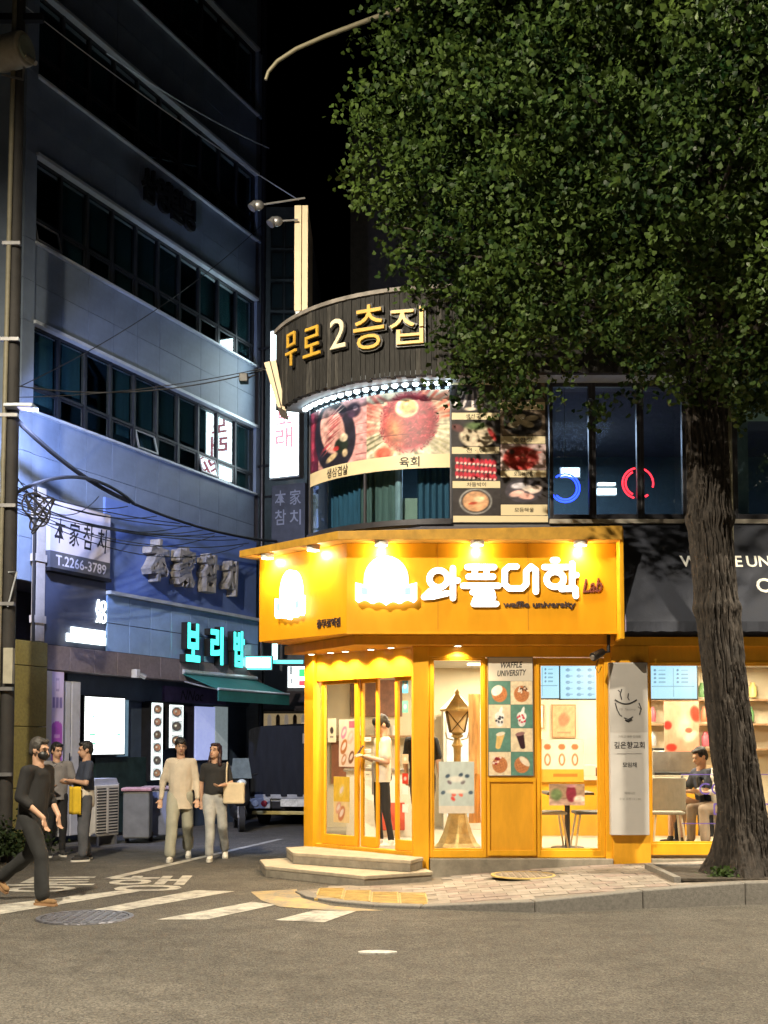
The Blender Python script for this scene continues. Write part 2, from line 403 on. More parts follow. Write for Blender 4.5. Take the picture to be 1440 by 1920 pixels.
for i in range(4):
    for j in range(3):
        x = -.74 + i * .3; yy = yc(x + .15) + .17 + j * .3; z = hz(x) + .008
        if yy + .3 > yb(x) - .02: continue
        b = MB().box(x + .003, x + .297, yy + .003, yy + .297, z - .03, z)
        for k in range(4): b.box(x + .02, x + .28, yy + .035 + k * .07, yy + .065 + k * .07, z - .001, z + .006)
        b.obj('tactile_tile', TACT, walk)
GRAN = mat('granite_kerb', (.17, .16, .145), .7, var=.2, scale=30, bump=.25, bscale=90)
lens = [0]
for i in range(1, len(cp)): lens.append(lens[-1] + (cp[i] - cp[i - 1]).length)
def kp(sv):
    i = max(0, min(len(cp) - 2, int(np.searchsorted(lens, sv)) - 1)); q = (sv - lens[i]) / (lens[i + 1] - lens[i])
    p = cp[i].lerp(cp[i + 1], q); t = (cp[i + 1] - cp[i]).normalized(); return p, Vector((-t.y, t.x, 0))
sv = 0.
while sv < 10:
    L_ = .5 if sv < 2 else 1.15
    (a, na), (b_, nb) = kp(sv + .004), kp(sv + L_ - .004)
    za, zb_ = hz(a.x) + .012, hz(b_.x) + .012
    MB().prism([a[:2], b_[:2], (b_ + nb * .16)[:2], (a + na * .16)[:2]], -.12, [za, zb_, zb_, za]).obj('kerb_stone', GRAN, walk, bevel=.012)
    sv += L_
manhole('utility_cover', 'round yellowish utility cover set in the sidewalk before the shop', (1.62, 13.75, hz(1.62) + .012), .36, mat('cover_paving', (.28, .23, .17), .8, var=.2), mat('cover_ring', (.5, .36, .12), .6, var=.2))
SOIL = mat('soil', (.05, .04, .03), .95, var=.4, scale=14, bump=.8, bscale=30)
pit = thing('tree_pit', 'dark earth tree pit behind the kerb at the trunk foot', 'tree pit', (3.95, 13.1, hz(3.9)))
zz = hz(3.95) + .014
MB().prism([(3.12, 12.45), (4.9, 12.4), (4.9, 13.7), (3.12, 13.72)], zz - .03, zz).obj('soil', SOIL, pit)
for q in ([(3.04, 12.42), (3.12, 12.42), (3.12, 13.74), (3.04, 13.74)], [(3.04, 13.72), (4.98, 13.72), (4.98, 13.8), (3.04, 13.8)]):
    MB().prism(q, zz - .05, zz + .02).obj('edging', GRAN, pit, bevel=.006)

# ================================================================ LEFT OFFICE BUILDING
DV = Vector(((1740 - CX) / FPX, 1.0)).normalized()          # facade direction, from its vanishing point
_p = G(200, 1572); _o = Vector((_p.x, _p.y))
_r = ray(27, 1395); _n = Vector((-DV.y, DV.x)); _t = (_o.dot(_n)) / (_r.x * _n.x + _r.y * _n.y)
A0 = Vector((_r.x * _t, _r.y * _t))
LB = thing('office_building', 'tall dark panelled office block with ribbon windows along the alley', 'building', (A0.x, A0.y, 0), math.atan2(DV.y, DV.x))
def L(px, py): return on_wall(px, py, A0, DV)
def Ls(px, py=1100): return L(px, py)[0]
S1 = Ls(487); SA, SB = Ls(61, 760), S1 - .22
CLAD = mat('wall_cladding', (.165, .21, .285), .5, var=.2, scale=1.1, bump=.03, bscale=25)
CORE = mat('wall_core', (.10, .10, .13), .8, var=.15)
ROOM = mat('dark_room', (.05, .06, .07), .9, var=.2)
BLIND = mat('window_blind', (.10, .145, .165), .8, var=.12, scale=2, stretch=(8, 8, .3))
WFR = mat('window_frame', (.028, .032, .04), .4, .5, var=.1)
LEDGE = mat('pale_ledge', (.55, .60, .66), .4, .3, var=.08)
MB().prism([(0.0, 1.0), (S1, 1.0), (S1, 9), (-4.2, 9), (-.35, 1.0)], 0, 20.5).obj('wall_core', CORE, LB, True)
MB().prism([(0, .06), (.0, 1.05), (-.36, 1.05)], 3.2, 20.5).obj('corner_return', CLAD, LB, True)
BANDS = [(7.06, 8.50), (9.87, 11.31), (12.68, 14.12), (15.5, 16.94)]
NP = 10; pwid = (SB - SA) / NP
zs = [4.27] + [z for b in BANDS for z in b] + [20.5]
pm = None
for k in range(0, len(zs), 2):
    z0, z1 = zs[k], zs[k + 1]
    MB().box(0, S1, .05, 1.0, z0, z1).obj('spandrel', CORE, LB, True)
    rows = max(2, round((z1 - z0) / .7)); hh = (z1 - z0) / rows
    for r_ in range(rows):
        for c in range(NP):
            me = bpy.data.meshes.get('panel_%d' % round(hh * 1000))
            if me is None: me = MB().box(.004, pwid - .004, .02, .06, .004, hh - .004).mesh('panel_%d' % round(hh * 1000))
            o = link('panel', me, CLAD, LB); o.location = (SA + c * pwid, random.uniform(-.003, .003), z0 + r_ * hh)
        MB().box(.003, SA - .005, .015 - .03, .06, z0 + r_ * hh + .004, z0 + (r_ + 1) * hh - .004).obj('corner_panel', CLAD, LB, True)
for z0, z1 in BANDS:
    MB().box(0, SA - .005, -.015, 1.0, z0 + .003, z1 - .003).obj('corner_panel', CLAD, LB, True)
    MB().box(SB + .02, S1, -.01, 1.0, z0, z1).obj('end_panel', CLAD, LB, True)
    MB().box(SA, SB, .9, .98, z0, z1).obj('room_back', ROOM, LB, True)
    MB().box(SA - .02, SB + .02, -.06, .10, z1 - .002, z1 + .055).obj('head_ledge', LEDGE, LB, True)
    MB().box(SA - .02, SB + .02, -.05, .10, z0 - .035, z0 + .004).obj('sill_ledge', LEDGE, LB, True)
    zm = z0 + .44
    for c in range(NP):
        a, b_ = SA + c * pwid, SA + (c + 1) * pwid
        w = thing('window', None, None, (0, 0, 0)); w.parent = LB; TM.pop(w); w.location = (0, 0, 0)
        f = MB(); f.box(a, a + .028, .06, .14, z0, z1).box(b_ - .028, b_, .06, .14, z0, z1).box(a + .028, b_ - .028, .065, .135, z0, z0 + .04).box(a + .028, b_ - .028, .065, .135, z1 - .04, z1).box(a + .028, b_ - .028, .065, .135, zm - .022, zm + .022)
        f.obj('frame', WFR, w, True)
        MB().box(a + .03, b_ - .03, .098, .104, zm + .02, z1 - .03).obj('pane', DARKGL, w, True)
        tilt = (z0 == BANDS[0][0] and c in (4, 7)) or (z0 == BANDS[1][0] and c == 0)
        q = MB().box(a + .045, b_ - .045, -.004, .002, -.37, 0)
        o = q.obj('lower_pane', DARKGL, w, True); o.location = (0, .09, zm - .032)
        q = MB().box(a + .045, a + .075, -.015, .012, -.37, 0).box(b_ - .075, b_ - .045, -.015, .012, -.37, 0).box(a + .075, b_ - .075, -.014, .011, -.37, -.34).box(a + .075, b_ - .075, -.014, .011, -.03, 0)
        o2 = q.obj('sash', GREYM if tilt else WFR, w, True); o2.location = (0, .09, zm - .032)
        if tilt: o.rotation_euler = o2.rotation_euler = (R(-14), 0, 0)
        if (c * 7 + int(z0 * 3)) % 6 < 5:
            drop = random.choice((.6, .97, .97, .97, .85))
            MB().box(a + .03, b_ - .03, .17, .18, z1 - drop * (z1 - z0), z1).obj('blind', BLIND, w, True)
MB().tube([(S1 - .09, -.10, .3), (S1 - .09, -.10, 19.5)], .055, 10).obj('downpipe', DARKM, LB, True, smooth=40)
(sa, za), (sb, zb) = L(278, 345), L(352, 405)
for i, ch in enumerate('삼영빌딩'):
    s_, z_ = sa + (sb - sa) * i / 3, za + (zb - za) * i / 3
    text(ch, .42, .66, frame((s_, .01, (za + zb) / 2), (1, 0, 0), (0, 0, 1)), DARKM, LB, 'letter', .07, .02, local=True)

# ---- lower storey of the block
BLUEW = mat('blue_wall', (.12, .19, .45), .45, var=.15, scale=1.5, bump=.03)
BLUEP = mat('blue_glazed_panel', (.26, .40, .66), .16, var=.15, scale=1.2, coat=.5)
STONE = mat('mauve_granite', (.20, .165, .18), .55, var=.15, scale=18, bump=.06, bscale=80)
OLIVE = mat('olive_stone', (.24, .20, .06), .75, var=.15, scale=22, bump=.15, bscale=70)
sL = Ls(193); Z0, Z1 = 3.27, 4.27
MB().box(sL, S1 - .2, -.03, .3, Z1 + .08, 6.0).obj('blue_wall', BLUEW, LB, True)
nb_ = 8; bw = (S1 - .22 - sL) / nb_
for r_ in range(2):
    for c in range(nb_):
        MB().box(sL + c * bw + .006, sL + (c + 1) * bw - .006, -.10, -.06, Z0 + r_ * .5 + .006, Z0 + r_ * .5 + .494).obj('glazed_panel', BLUEP, LB, True, bevel=.004)
MB().box(sL, S1 - .2, -.06, .9, Z0, Z1 + .08).obj('sign_band', CORE, LB, True)
MB().box(sL - .02, S1 - .2, -.20, -.02, Z1 + .0, Z1 + .06).obj('metal_rail', LEDGE, LB, True)
sP0, sP1 = Ls(70, 1240), S1
n_ = 11; w_ = (sP1 - sP0) / n_
for c in range(n_):
    MB().box(sP0 + c * w_ + .004, sP0 + (c + 1) * w_ - .004, -.14, 1.0, 2.86, Z0 - .006).obj('granite_block', STONE, LB, True, bevel=.006)
for (z0, z1, s0) in ((0, .95, -.42), (.96, 1.92, -.42), (1.93, 2.88, -.42), (2.89, 3.28, -.25)):
    MB().box(s0, sP0 - .01, -.22, 1.0, z0, z1).obj('pillar_block', OLIVE, LB, True, bevel=.01)
# dark shop front, recessed
NAVY = mat('navy_front', (.06, .085, .13), .35, var=.2, scale=3)
sD = Ls(150)
MB().box(sP0, S1, .32, 1.0, 0, 2.86).obj('shop_front', NAVY, LB, True)
MB().box(sD, S1 - .02, .24, .34, 2.45, 2.858).obj('front_header', NAVY, LB, True)
PALE = mat('pale_door', (.5, .5, .52), .5, var=.08)
for (x0, x1) in ((113, 131), (133, 149)):
    d = MB().box(Ls(x0), Ls(x1), -.06, .31, .12, 2.70).obj('door', PALE, LB, True, bevel=.01)
    MB().tube([(Ls(x1) - .06, -.1, 1.0), (Ls(x1) - .06, -.1, 1.5)], .012).obj('handle', DARKM, d, True)
LBG = glow('white_lightbox', (.92, 1.0, .97), 3.2)
def lf_box(name, x0, x1, y0, y1, m, yo=.28, parent=LB, th=.05, bevel=0., **k):
    xm = (x0 + x1) / 2; zt, zb_ = L(xm, y0)[1], L(xm, y1)[1]
    return MB().box(Ls(x0), Ls(x1), yo - th, yo, zb_, zt).obj(name, m, parent, True, bevel=bevel, **k)
def lit_case(name, label, x0, x1, y0, y1, m, yo=.2):
    xm = (x0 + x1) / 2; s0, s1 = Ls(x0), Ls(x1); zt, zb_ = L(xm, y0)[1], L(xm, y1)[1]
    t = thing(name, label, 'light box', A0.to_3d() + DV.to_3d() * s0 + Vector((0, 0, zb_)), LB.rotation_euler.z)
    w, h = s1 - s0, zt - zb_
    MB().box(-.03, w + .03, yo - .09, yo + .12, -.03, h + .03).obj('case', DARKM, t, True)
    MB().box(0, w, yo - .10, yo - .088, 0, h).obj('lit_face', m, t, True)
    return t, w, h, yo - .103
t, w, h, yy = lit_case('light_box', 'large bright white light box menu on the dark restaurant front', 172, 245, 1308, 1414, LBG)
GREENI = mat('green_ink', (.1, .5, .3), .6, var=0, emit=.9, ecol=(.25, .8, .5))
for (u, v, ww) in ((.18, .33, .14), (.2, .17, .12), (.85, .33, .1), (.2, .65, .06)):
    MB().box(w * u - ww * w / 2, w * u + ww * w / 2, yy - .002, yy, h * v, h * v + .03).obj('printed_mark', GREENI, t, True)
lf_box('window', 246, 263, 1312, 1418, mat('pale_blue_lit', (.2, .35, .45), .3, var=.2, emit=.35, ecol=(.3, .5, .65)))
SMALLG = glow('menu_glow', (.85, 1., .98), 1.9)
FOODS = [(150, 110, 80), (90, 80, 70), (170, 120, 90), (110, 90, 70), (140, 100, 80)]
for nm, lab, x0, x1, y0, y1, nrow in (('menu_light_box', 'tall lit menu strip with round dish photos left of the door', 296, 316, 1318, 1462, 6), ('menu_light_box', 'shorter lit menu strip with dish photos beside the dark door', 329, 354, 1322, 1402, 3)):
    t, w, h, yy = lit_case(nm, lab, x0, x1, y0, y1, SMALLG)
    for r_ in range(nrow):
        cv = Cv(16, 16, (230, 240, 236)); cv.ell(.5, .5, .46, .42, (60, 60, 62)).ell(.5, .52, .36, .3, FOODS[r_ % 5]).ell(.4, .55, .12, .1, (220, 215, 190)).grain(.5, 4)
        zz = h * (r_ + .08) / nrow; cv.obj('dish_photo', flat_pos((w * .1, yy - .002, zz), (w * .8, 0, 0), (0, 0, h / nrow * .84)), print_mat('lit_print', 1.0), t, True)
lf_box('window', 389, 424, 1325, 1425, mat('lavender_lit', (.3, .35, .6), .4, var=.2, emit=.75, ecol=(.42, .48, .85)), .3)
lf_box('window', 425, 448, 1325, 1425, mat('grey_lit', (.4, .45, .48), .4, var=.2, emit=.32, ecol=(.5, .6, .62)), .3)
lf_box('window_frame', 386, 451, 1321, 1429, WFR, .335, th=.03)
lf_box('door', 357, 386, 1322, 1545, mat('dark_door', (.035, .03, .045), .3, var=.2), .3)
PURP = mat('purple_board', (.14, .10, .24), .5, var=.2)
o = lf_box('name_board', 326, 440, 1290, 1318, PURP, .24)
s_, z_ = L(375, 1304); text('NNoc', .8, .2, frame((s_, .185, z_), (1, 0, 0), (0, 0, 1)), INK, LB, shear=.3, local=True)
DKG = mat('dark_green_counter', (.02, .04, .04), .3, var=.4, scale=5)
lf_box('low_wall', 200, 296, 1420, 1560, DKG, .3, th=.1)
# vertical white banner with purple print
t = thing('vertical_banner', 'white vertical banner with purple print beside the olive pillar', 'banner', A0.to_3d() + DV.to_3d() * Ls(70) + Vector((0, 0, .5)), LB.rotation_euler.z)
bw_ = Ls(112) - Ls(70)
MB().box(0, bw_ * .42, -.14, -.08, 0, 2.34).obj('post_panel', mat('cream_panel', (.55, .52, .48), .6, var=.06), t, True)
cv = Cv(30, 120, (205, 190, 225)); cv.rect(.1, .0, .9, .62, (170, 85, 190)).ell(.5, .62, .4, .03, (170, 85, 190), soft=.02)
for k in range(6): cv.rect(.25, .08 + k * .09, .75, .11 + k * .09, (215, 170, 225), .7)
cv.rect(.35, .86, .65, .95, (165, 150, 200)).rect(.39, .875, .61, .935, (205, 190, 225))
for k in range(3): cv.rect(.12 + k * .28, .74, .32 + k * .28, .82, (120, 105, 170), .8)
cv.obj('print', flat_pos((bw_ * .43, -.12, 0), (bw_ * .57, 0, 0), (0, 0, 2.34)), print_mat('poster_print'), t, True)
# white sign board with black brush lettering + phone strip
t = thing('sign_board', 'white sign board with black brush characters above a grey phone number strip', 'sign', A0.to_3d() + DV.to_3d() * Ls(78) + Vector((0, 0, 4.2)), LB.rotation_euler.z)
q0 = Ls(78); ww = sL - q0 - .02
zt = L(78, 936)[1] - 4.2; zm = L(78, 1032)[1] - 4.2; zb_ = L(78, 1064)[1] - 4.2
MB().box(0, ww, -.16, .05, zm, zt).obj('white_face', mat('sign_white', (.60, .55, .58), .5, var=.06, scale=2), t, True)
MB().box(0, ww, -.165, .05, zb_, zm - .004).obj('grey_strip', mat('sign_grey', (.10, .10, .11), .5, var=.1), t, True)
MB().box(-.04, ww, -.2, .05, zb_ - .06, zb_ - .004).obj('sign_rail', DARKM, t, True)
for i, ch in enumerate('本家참치'):
    text(ch, .27, .42, frame((ww * (.15 + .235 * i), -.163, zm + (zt - zm) * .42), (1, 0, 0), (0, 0, 1)), INK, t, 'brush_character', bold=.012, shear=.12, local=True)
text('T.2266-3789', ww * .84, (zm - zb_) * .62, frame((ww * .51, -.168, (zm + zb_) / 2), (1, 0, 0), (0, 0, 1)), mat('sign_letter_white', (.62, .60, .66), .5, var=0), t, 'phone_number', bold=.012, local=True)
# dark panel with small lit letters
t = thing('lit_letter_board', 'dark panel with small lit white letters below the phone number sign', 'sign', A0.to_3d() + DV.to_3d() * Ls(76) + Vector((0, 0, 3.28)), LB.rotation_euler.z)
q0 = Ls(76)
MB().box(0, sL - q0 - .02, -.08, .05, 0, zb_ + 4.2 - 3.28 - .07).obj('panel', mat('slate_panel', (.07, .08, .12), .5, var=.15, scale=3), t, True)
LT = glow('cool_white_letter', (.85, 1, 1), 2.6)
for ch, y_ in (('ΛO', 1136), ('ΧO', 1158)):
    s_, z_ = L(181, y_); text(ch, .27, .20, frame((s_ - q0, -.085, z_ - 3.28), (1, 0, 0), (0, 0, 1)), LT, t, 'lit_letters', .03, .012, local=True)
for (x0, x1, y0, y1) in ((118, 189, 1192, 1207), (126, 188, 1180, 1190)):
    xm = (x0 + x1) / 2; MB().box(Ls(x0) - q0, Ls(x1) - q0, -.13, -.08, L(xm, y1)[1] - 3.28, L(xm, y0)[1] - 3.28).obj('lit_bar', LT, t, True)
# beige duct at the corner
t = thing('wall_duct', 'beige vertical cable duct with brackets at the building corner', 'duct', A0.to_3d() + DV.to_3d() * Ls(66) + Vector((0, 0, 3.3)), LB.rotation_euler.z)
DUCT = mat('beige_duct', (.46, .40, .33), .6, var=.12)
ws = Ls(75) - Ls(66); zt = L(66, 915)[1] - 3.3
MB().box(-ws, ws * .9, -.12, -.02, 0, zt).obj('duct', DUCT, t, True, bevel=.01)
for z_ in (.3, 1.3, 2.0): MB().box(-ws * 1.3, ws * 1.0, -.14, -.02, z_, z_ + .12).obj('bracket', DUCT, t, True)
MB().tube([(-ws * 1.25, -.1, 0), (-ws * 1.25, -.1, zt)], .03).obj('black_conduit', BLACK, t, True)
# big carved letters
GLET = mat('weathered_letter', (.30, .28, .26), .7, var=.3, scale=6, bump=.1)
t = thing('carved_letter_sign', 'four large weathered grey raised characters on the blue wall', 'sign', A0.to_3d() + DV.to_3d() * Ls(255) + Vector((0, 0, 4.6)), LB.rotation_euler.z)
for ch, x, y0, y1, wd in (('本', 278, 1012, 1092, .60), ('家', 330, 1026, 1102, .58), ('참', 377, 1040, 1112, .50), ('치', 417, 1052, 1118, .42)):
    s_ = Ls(x) - Ls(255); zt, zb_ = L(x, y0)[1], L(x, y1)[1]
    text(ch, wd, zt - zb_, frame((s_, -.04, (zt + zb_) / 2 - 4.6), (1, 0, 0), (0, 0, 1)), GLET, t, 'character', .22, .035, shear=.1, local=True)
# cyan lit letters
CYAN = glow('cyan_neon', (.06, .88, .72), 2.2)
t = thing('lit_letter_sign', 'three glowing turquoise letters over the green awning', 'sign', A0.to_3d() + DV.to_3d() * Ls(320) + Vector((0, 0, 3.2)), LB.rotation_euler.z)
for ch, x, y0, y1, wd in (('보', 340, 1170, 1242, .46), ('리', 385, 1176, 1247, .44), ('밥', 427, 1184, 1252, .40)):
    s_ = Ls(x) - Ls(320); zt, zb_ = L(x, y0)[1], L(x, y1)[1]; zc = (zt + zb_) / 2 - 3.2
    c = text(ch, wd * 1.04, (zt - zb_) * 1.03, frame((s_, -.14, zc), (1, 0, 0), (0, 0, 1)), BLACK, t, 'letter_case', .14, .045, local=True)
    text(ch, wd, zt - zb_, frame((s_, -.284, zc), (1, 0, 0), (0, 0, 1)), CYAN, c, 'lit_letter', .012, .035, local=True)
# green awning
t = thing('green_awning', 'dark green folding awning over the restaurant door', 'awning', A0.to_3d() + DV.to_3d() * Ls(332) + Vector((0, 0, 2.4)), LB.rotation_euler.z)
wA = Ls(470) - Ls(332)
GRN = mat('green_canvas', (.015, .14, .13), .8, var=.15, bump=.1, bscale=40)
MB().slab([(0, -.16, .58), (wA, -.16, .58), (wA, -.95, .28), (0, -.95, .28)], (0, .35, .93), .012).obj('canopy', GRN, t, True)
MB().box(0, wA, -.96, -.945, .06, .28).obj('valance', GRN, t, True)
MB().tube([(0, -.15, .64), (wA, -.15, .64)], .05, 10).obj('roller', LEDGE, t, True, smooth=40)
MB().tube([(0, -.955, .29), (wA, -.955, .29)], .025, 8).obj('front_bar', LEDGE, t, True, smooth=40)
for x in (.1, wA - .1): MB().tube([(x, -.12, .45), (x + .02, -.5, .36), (x, -.94, .28)], .018).obj('arm', GREYM, t, True)
# wall spotlight on granite band
s_, z_ = L(240, 1262)
t = thing('wall_spotlight', 'small pale wall spotlight on the granite band', 'lamp', A0.to_3d() + DV.to_3d() * s_ + Vector((0, 0, z_ - .06)), LB.rotation_euler.z)
MB().box(-.09, .02, -.26, -.14, -.03, .12).obj('base', PALE, t, True, bevel=.01)
MB().tube([(.02, -.2, .05), (.12, -.3, -.02)], [.035, .05], 12).obj('head', GREYM, t, True, smooth=40)

# ================================================================ CORNER BUILDING (yellow shop below, round meat restaurant above)
YS = 14.5
C1 = Vector((P(790, 1400, YS).x, YS)); _k = ray(578, 1400); _k = _k.x / _k.y
_Y = (C1.x + C1.y) / (1 + _k); C0 = Vector((_k * _Y, _Y))
CBD = thing('corner_building', 'two storey corner building with yellow shop front and rounded upper floor', 'building', (C1.x, C1.y, .0))
DC = (C1 - C0).normalized(); LC = (C1 - C0).length          # chamfered door wall, left to right
def C(px, py): return on_wall(px, py, C0, DC)
def cpt(t, off, z):                                          # off > 0 goes into the shop
    n = Vector((-DC.y, DC.x)); p = C0 + DC * t + n * off; return Vector((p.x, p.y, z))
def cbox(b, t0, t1, o0, o1, z0, z1):
    return b.prism([cpt(t0, o0, 0)[:2], cpt(t1, o0, 0)[:2], cpt(t1, o1, 0)[:2], cpt(t0, o1, 0)[:2]], z0, z1)
def fx(px, py=1400): return P(px, py, YS).x
def fz(py, px=900): return P(px, py, YS).z
FL, ZB, XR = .30, 2.86, 9.0        # floor level, beam underside, right end
CREAM = mat('cream_wall', (.72, .62, .44), .7, var=.05, scale=2)
FLOOR = mat('shop_floor', (.45, .40, .33), .35, var=.12, scale=5)
# room shell
sh = [(C0.x, C0.y), (C1.x, C1.y), (XR, YS), (XR, 24), (C0.x, 24)]
inn = [(C0.x + .1, C0.y + .12), (C1.x + .04, C1.y + .1), (XR, YS + .1), (XR, 19.3), (C0.x + .1, 19.3)]
MB().prism(inn, .02, FL).obj('shop_floor', FLOOR, CBD)
MB().prism(inn, 2.9, 2.96).obj('shop_ceiling', mat('ceiling_white', (.7, .66, .58), .8, var=.04), CBD)
MB().box(C0.x + .1, XR, 19.3, 19.42, FL, 2.9).obj('back_wall', CREAM, CBD)
MB().box(C0.x - .02, C0.x + .1, C0.y + .1, 24, 0, 4.4).obj('side_wall', mat('side_render', (.25, .22, .18), .8, var=.15), CBD)
MB().box(C0.x + .1, XR, 23.9, 24, 0, 4.4).obj('rear_wall', CORE, CBD)
MB().prism(sh, 2.97, 4.36).obj('floor_slab', CORE, CBD)
# plinth and steps
PL = mat('concrete_step', (.27, .24, .19), .8, var=.2, scale=7, bump=.2, bscale=70)
PLT = mat('stone_tread', (.42, .36, .27), .7, var=.15, scale=8, bump=.15, bscale=70)
MB().box(C1.x + .1, fx(1145), YS - .10, YS + .1, -.05, fz(1609)).obj('plinth', PL, CBD, bevel=.008)
MB().box(fx(1217), XR, YS - .06, YS + .1, .1, .245).obj('plinth', PL, CBD, bevel=.008)
def step(poly, z0, z1):
    MB().prism(poly, z0, z1 - .045).obj('step_riser', PL, CBD, bevel=.006)
    c = Vector((sum(p[0] for p in poly), sum(p[1] for p in poly))) / len(poly)
    MB().prism([(c.x + (p[0] - c.x) * 1.012, c.y + (p[1] - c.y) * 1.012) for p in poly], z1 - .044, z1).obj('step_tread', PLT, CBD, bevel=.008)
step([(-1.47, 14.72), (-.23, 13.62), (.57, 14.08), (.5, 14.42), (-1.1, 15.9), (-1.62, 15.5)], -.02, .135)
step([(-1.15, 14.98), (.31, 13.98), (.47, 14.40), (-1.02, 15.93), (-1.3, 15.75)], .136, .275)
# ---- front wall posts / beams (yellow)
def fbox(name, x0, x1, y0, y1, d0, d1, m=YELLOW, parent=CBD, bevel=.006, **k):
    return MB().box(fx(x0), fx(x1), YS + d0, YS + d1, fz(y1), fz(y0)).obj(name, m, parent, bevel=bevel, **k)
zt_, zb_ = ZB, fz(1608)
MB().prism([(C1.x - .10, C1.y - .04), (C1.x + .09, C1.y - .06), (C1.x + .09, C1.y + .12), (C1.x + .02, C1.y + .16), (C1.x - .12, C1.y + .06)], .02, zt_).obj('corner_post', YELLOW, CBD, bevel=.008)
fbox('top_rail', 801, 1146, 1212, 1232, -.03, .09)
MB().box(C1.x - .1, XR, YS - .06, YS + .14, ZB, 2.97).obj('beam', YELLOW2, CBD)
def fwindow(x0, x1, y0, y1, gx0, gx1, gy0, gy1, label=None):
    w = thing('window', None, None); w.parent = CBD; TM[w] = TM[CBD]
    f = MB(); X0, X1, A, B_ = fx(x0), fx(x1), fx(gx0), fx(gx1); Z0_, Z1_, c, d = fz(y1), fz(y0), fz(gy1), fz(gy0)
    f.box(X0, A, YS - .02, YS + .07, Z0_, Z1_).box(B_, X1, YS - .02, YS + .07, Z0_, Z1_).box(A, B_, YS - .018, YS + .068, Z0_, c).box(A, B_, YS - .018, YS + .068, d, Z1_)
    f.obj('frame', YELLOW, w, bevel=.006)
    f = MB(); e = .02
    f.box(A, A + e, YS + .0, YS + .05, c, d).box(B_ - e, B_, YS + .0, YS + .05, c, d).box(A + e, B_ - e, YS + .0, YS + .05, c, c + e).box(A + e, B_ - e, YS + .0, YS + .05, d - e, d)
    f.obj('bead', YELLOW, w)
    MB().box(A + .01, B_ - .01, YS + .022, YS + .028, c + .01, d - .01).obj('pane', CLEAR, w)
    return w
fwindow(802, 911, 1232, 1608, 811, 905, 1235, 1594)
fwindow(1006, 1133, 1234, 1608, 1012, 1123, 1245, 1594)
fwindow(1217, 1560, 1240, 1603, 1219, 1555, 1245, 1581)
MB().box(fx(1217), XR, YS - .01, YS + .1, fz(1241), ZB).obj('upper_panel', YELLOW2, CBD)
MB().box(fx(1560), XR, YS - .01, YS + .1, .24, fz(1241)).obj('wall_panel', YELLOW2, CBD)
fbox('middle_panel', 911, 1006, 1234, 1608, -.0, .07, YELLOW2)
for (x0, x1, y0, y1) in ((913, 1004, 1458, 1466), (913, 1004, 1594, 1604), (913, 918, 1466, 1594), (999, 1004, 1466, 1594)):
    fbox('panel_moulding', x0, x1, y0, y1, -.025, .0, YELLOW, bevel=.004)
fbox('right_post', 1133, 1146, 1212, 1610, -.05, .1)
MB().box(fx(1146), fx(1216), YS - .07, YS + .14, .1, ZB).obj('pillar', YELLOW2, CBD, bevel=.006)
# ---- chamfered entrance
zs_ = FL
b = MB(); cbox(b, -.02, .17, -.06, .12, .2, ZB).obj('door_post', YELLOW, CBD, bevel=.006)
tz = lambda py, px=690: C(px, py)[1]
tt = lambda px, py=1430: C(px, py)[0]
HZ = tz(1272)
cbox(MB(), .17, LC - .06, .0, .12, HZ, ZB).obj('door_header', YELLOW, CBD)
cbox(MB(), .17, LC - .06, -.02, .12, FL - .03, FL + .015).obj('threshold', YELLOW2, CBD)
def leaf(name, t0, t1, off, zb0, zt0, fr=.06, botm=.13):
    d = thing(name, None, None); d.parent = CBD; TM[d] = TM[CBD]
    f = MB(); cbox(f, t0, t0 + fr, off, off + .05, zb0, zt0); cbox(f, t1 - fr, t1, off, off + .05, zb0, zt0)
    cbox(f, t0 + fr, t1 - fr, off + .002, off + .048, zb0, zb0 + botm); cbox(f, t0 + fr, t1 - fr, off + .002, off + .048, zt0 - .05, zt0)
    f.obj('frame', YELLOW, d, bevel=.005)
    cbox(MB(), t0 + fr - .01, t1 - fr + .01, off + .022, off + .028, zb0 + botm - .01, zt0 - .04).obj('pane', CLEAR, d)
    return d
leaf('door', tt(599), tt(667), .03, FL + .02, HZ)
dl = leaf('door', tt(667), tt(699), .085, FL + .02, HZ, .035)
b = MB(); b.tube([cpt(tt(693), .06, 1.0), cpt(tt(693), .06, 1.4)], .014, 8); b.obj('handle', GREYM, dl)
leaf('side_light', tt(737), LC - .07, .03, FL + .02, HZ, .045)
# ---- soffit under the sign with recessed downlights
SOF = [(C0.x - .32, C0.y - .1), (-.36, 14.28), (fx(1150), 14.28), (fx(1150), YS), (C1.x, YS), (C0.x, C0.y)]
MB().prism(SOF, ZB + .002, 2.975).obj('soffit', YELLOW2, CBD)
WARM = (1., .74, .42)
BULB = glow('warm_bulb', (1., .86, .58), 14)
for (px, py) in ((600, 1231), (636, 1228), (664, 1225), (712, 1222), (750, 1221), (858, 1224)):
    p = G(px, py, ZB) if px != 858 else Vector((fx(858), YS - .14, ZB))
    if px != 858:
        t_ = tt(px); p = cpt(t_, -.16, ZB)
    d = MB().lathe([(.055, -.012), (.055, .0), (.045, .0), (.04, -.008)], tuple(p), 16).obj('downlight', WHITE, CBD)
    MB().lathe([(.038, -.014), (.036, -.009)], tuple(p), 14).obj('bulb', BULB, d)
    light('SPOT', 'downlight_beam', p + Vector((0, 0, -.03)), 80, WARM, d, .03, aim=p + Vector((.0, .03, -1)), spot=R(130), blend=.6)
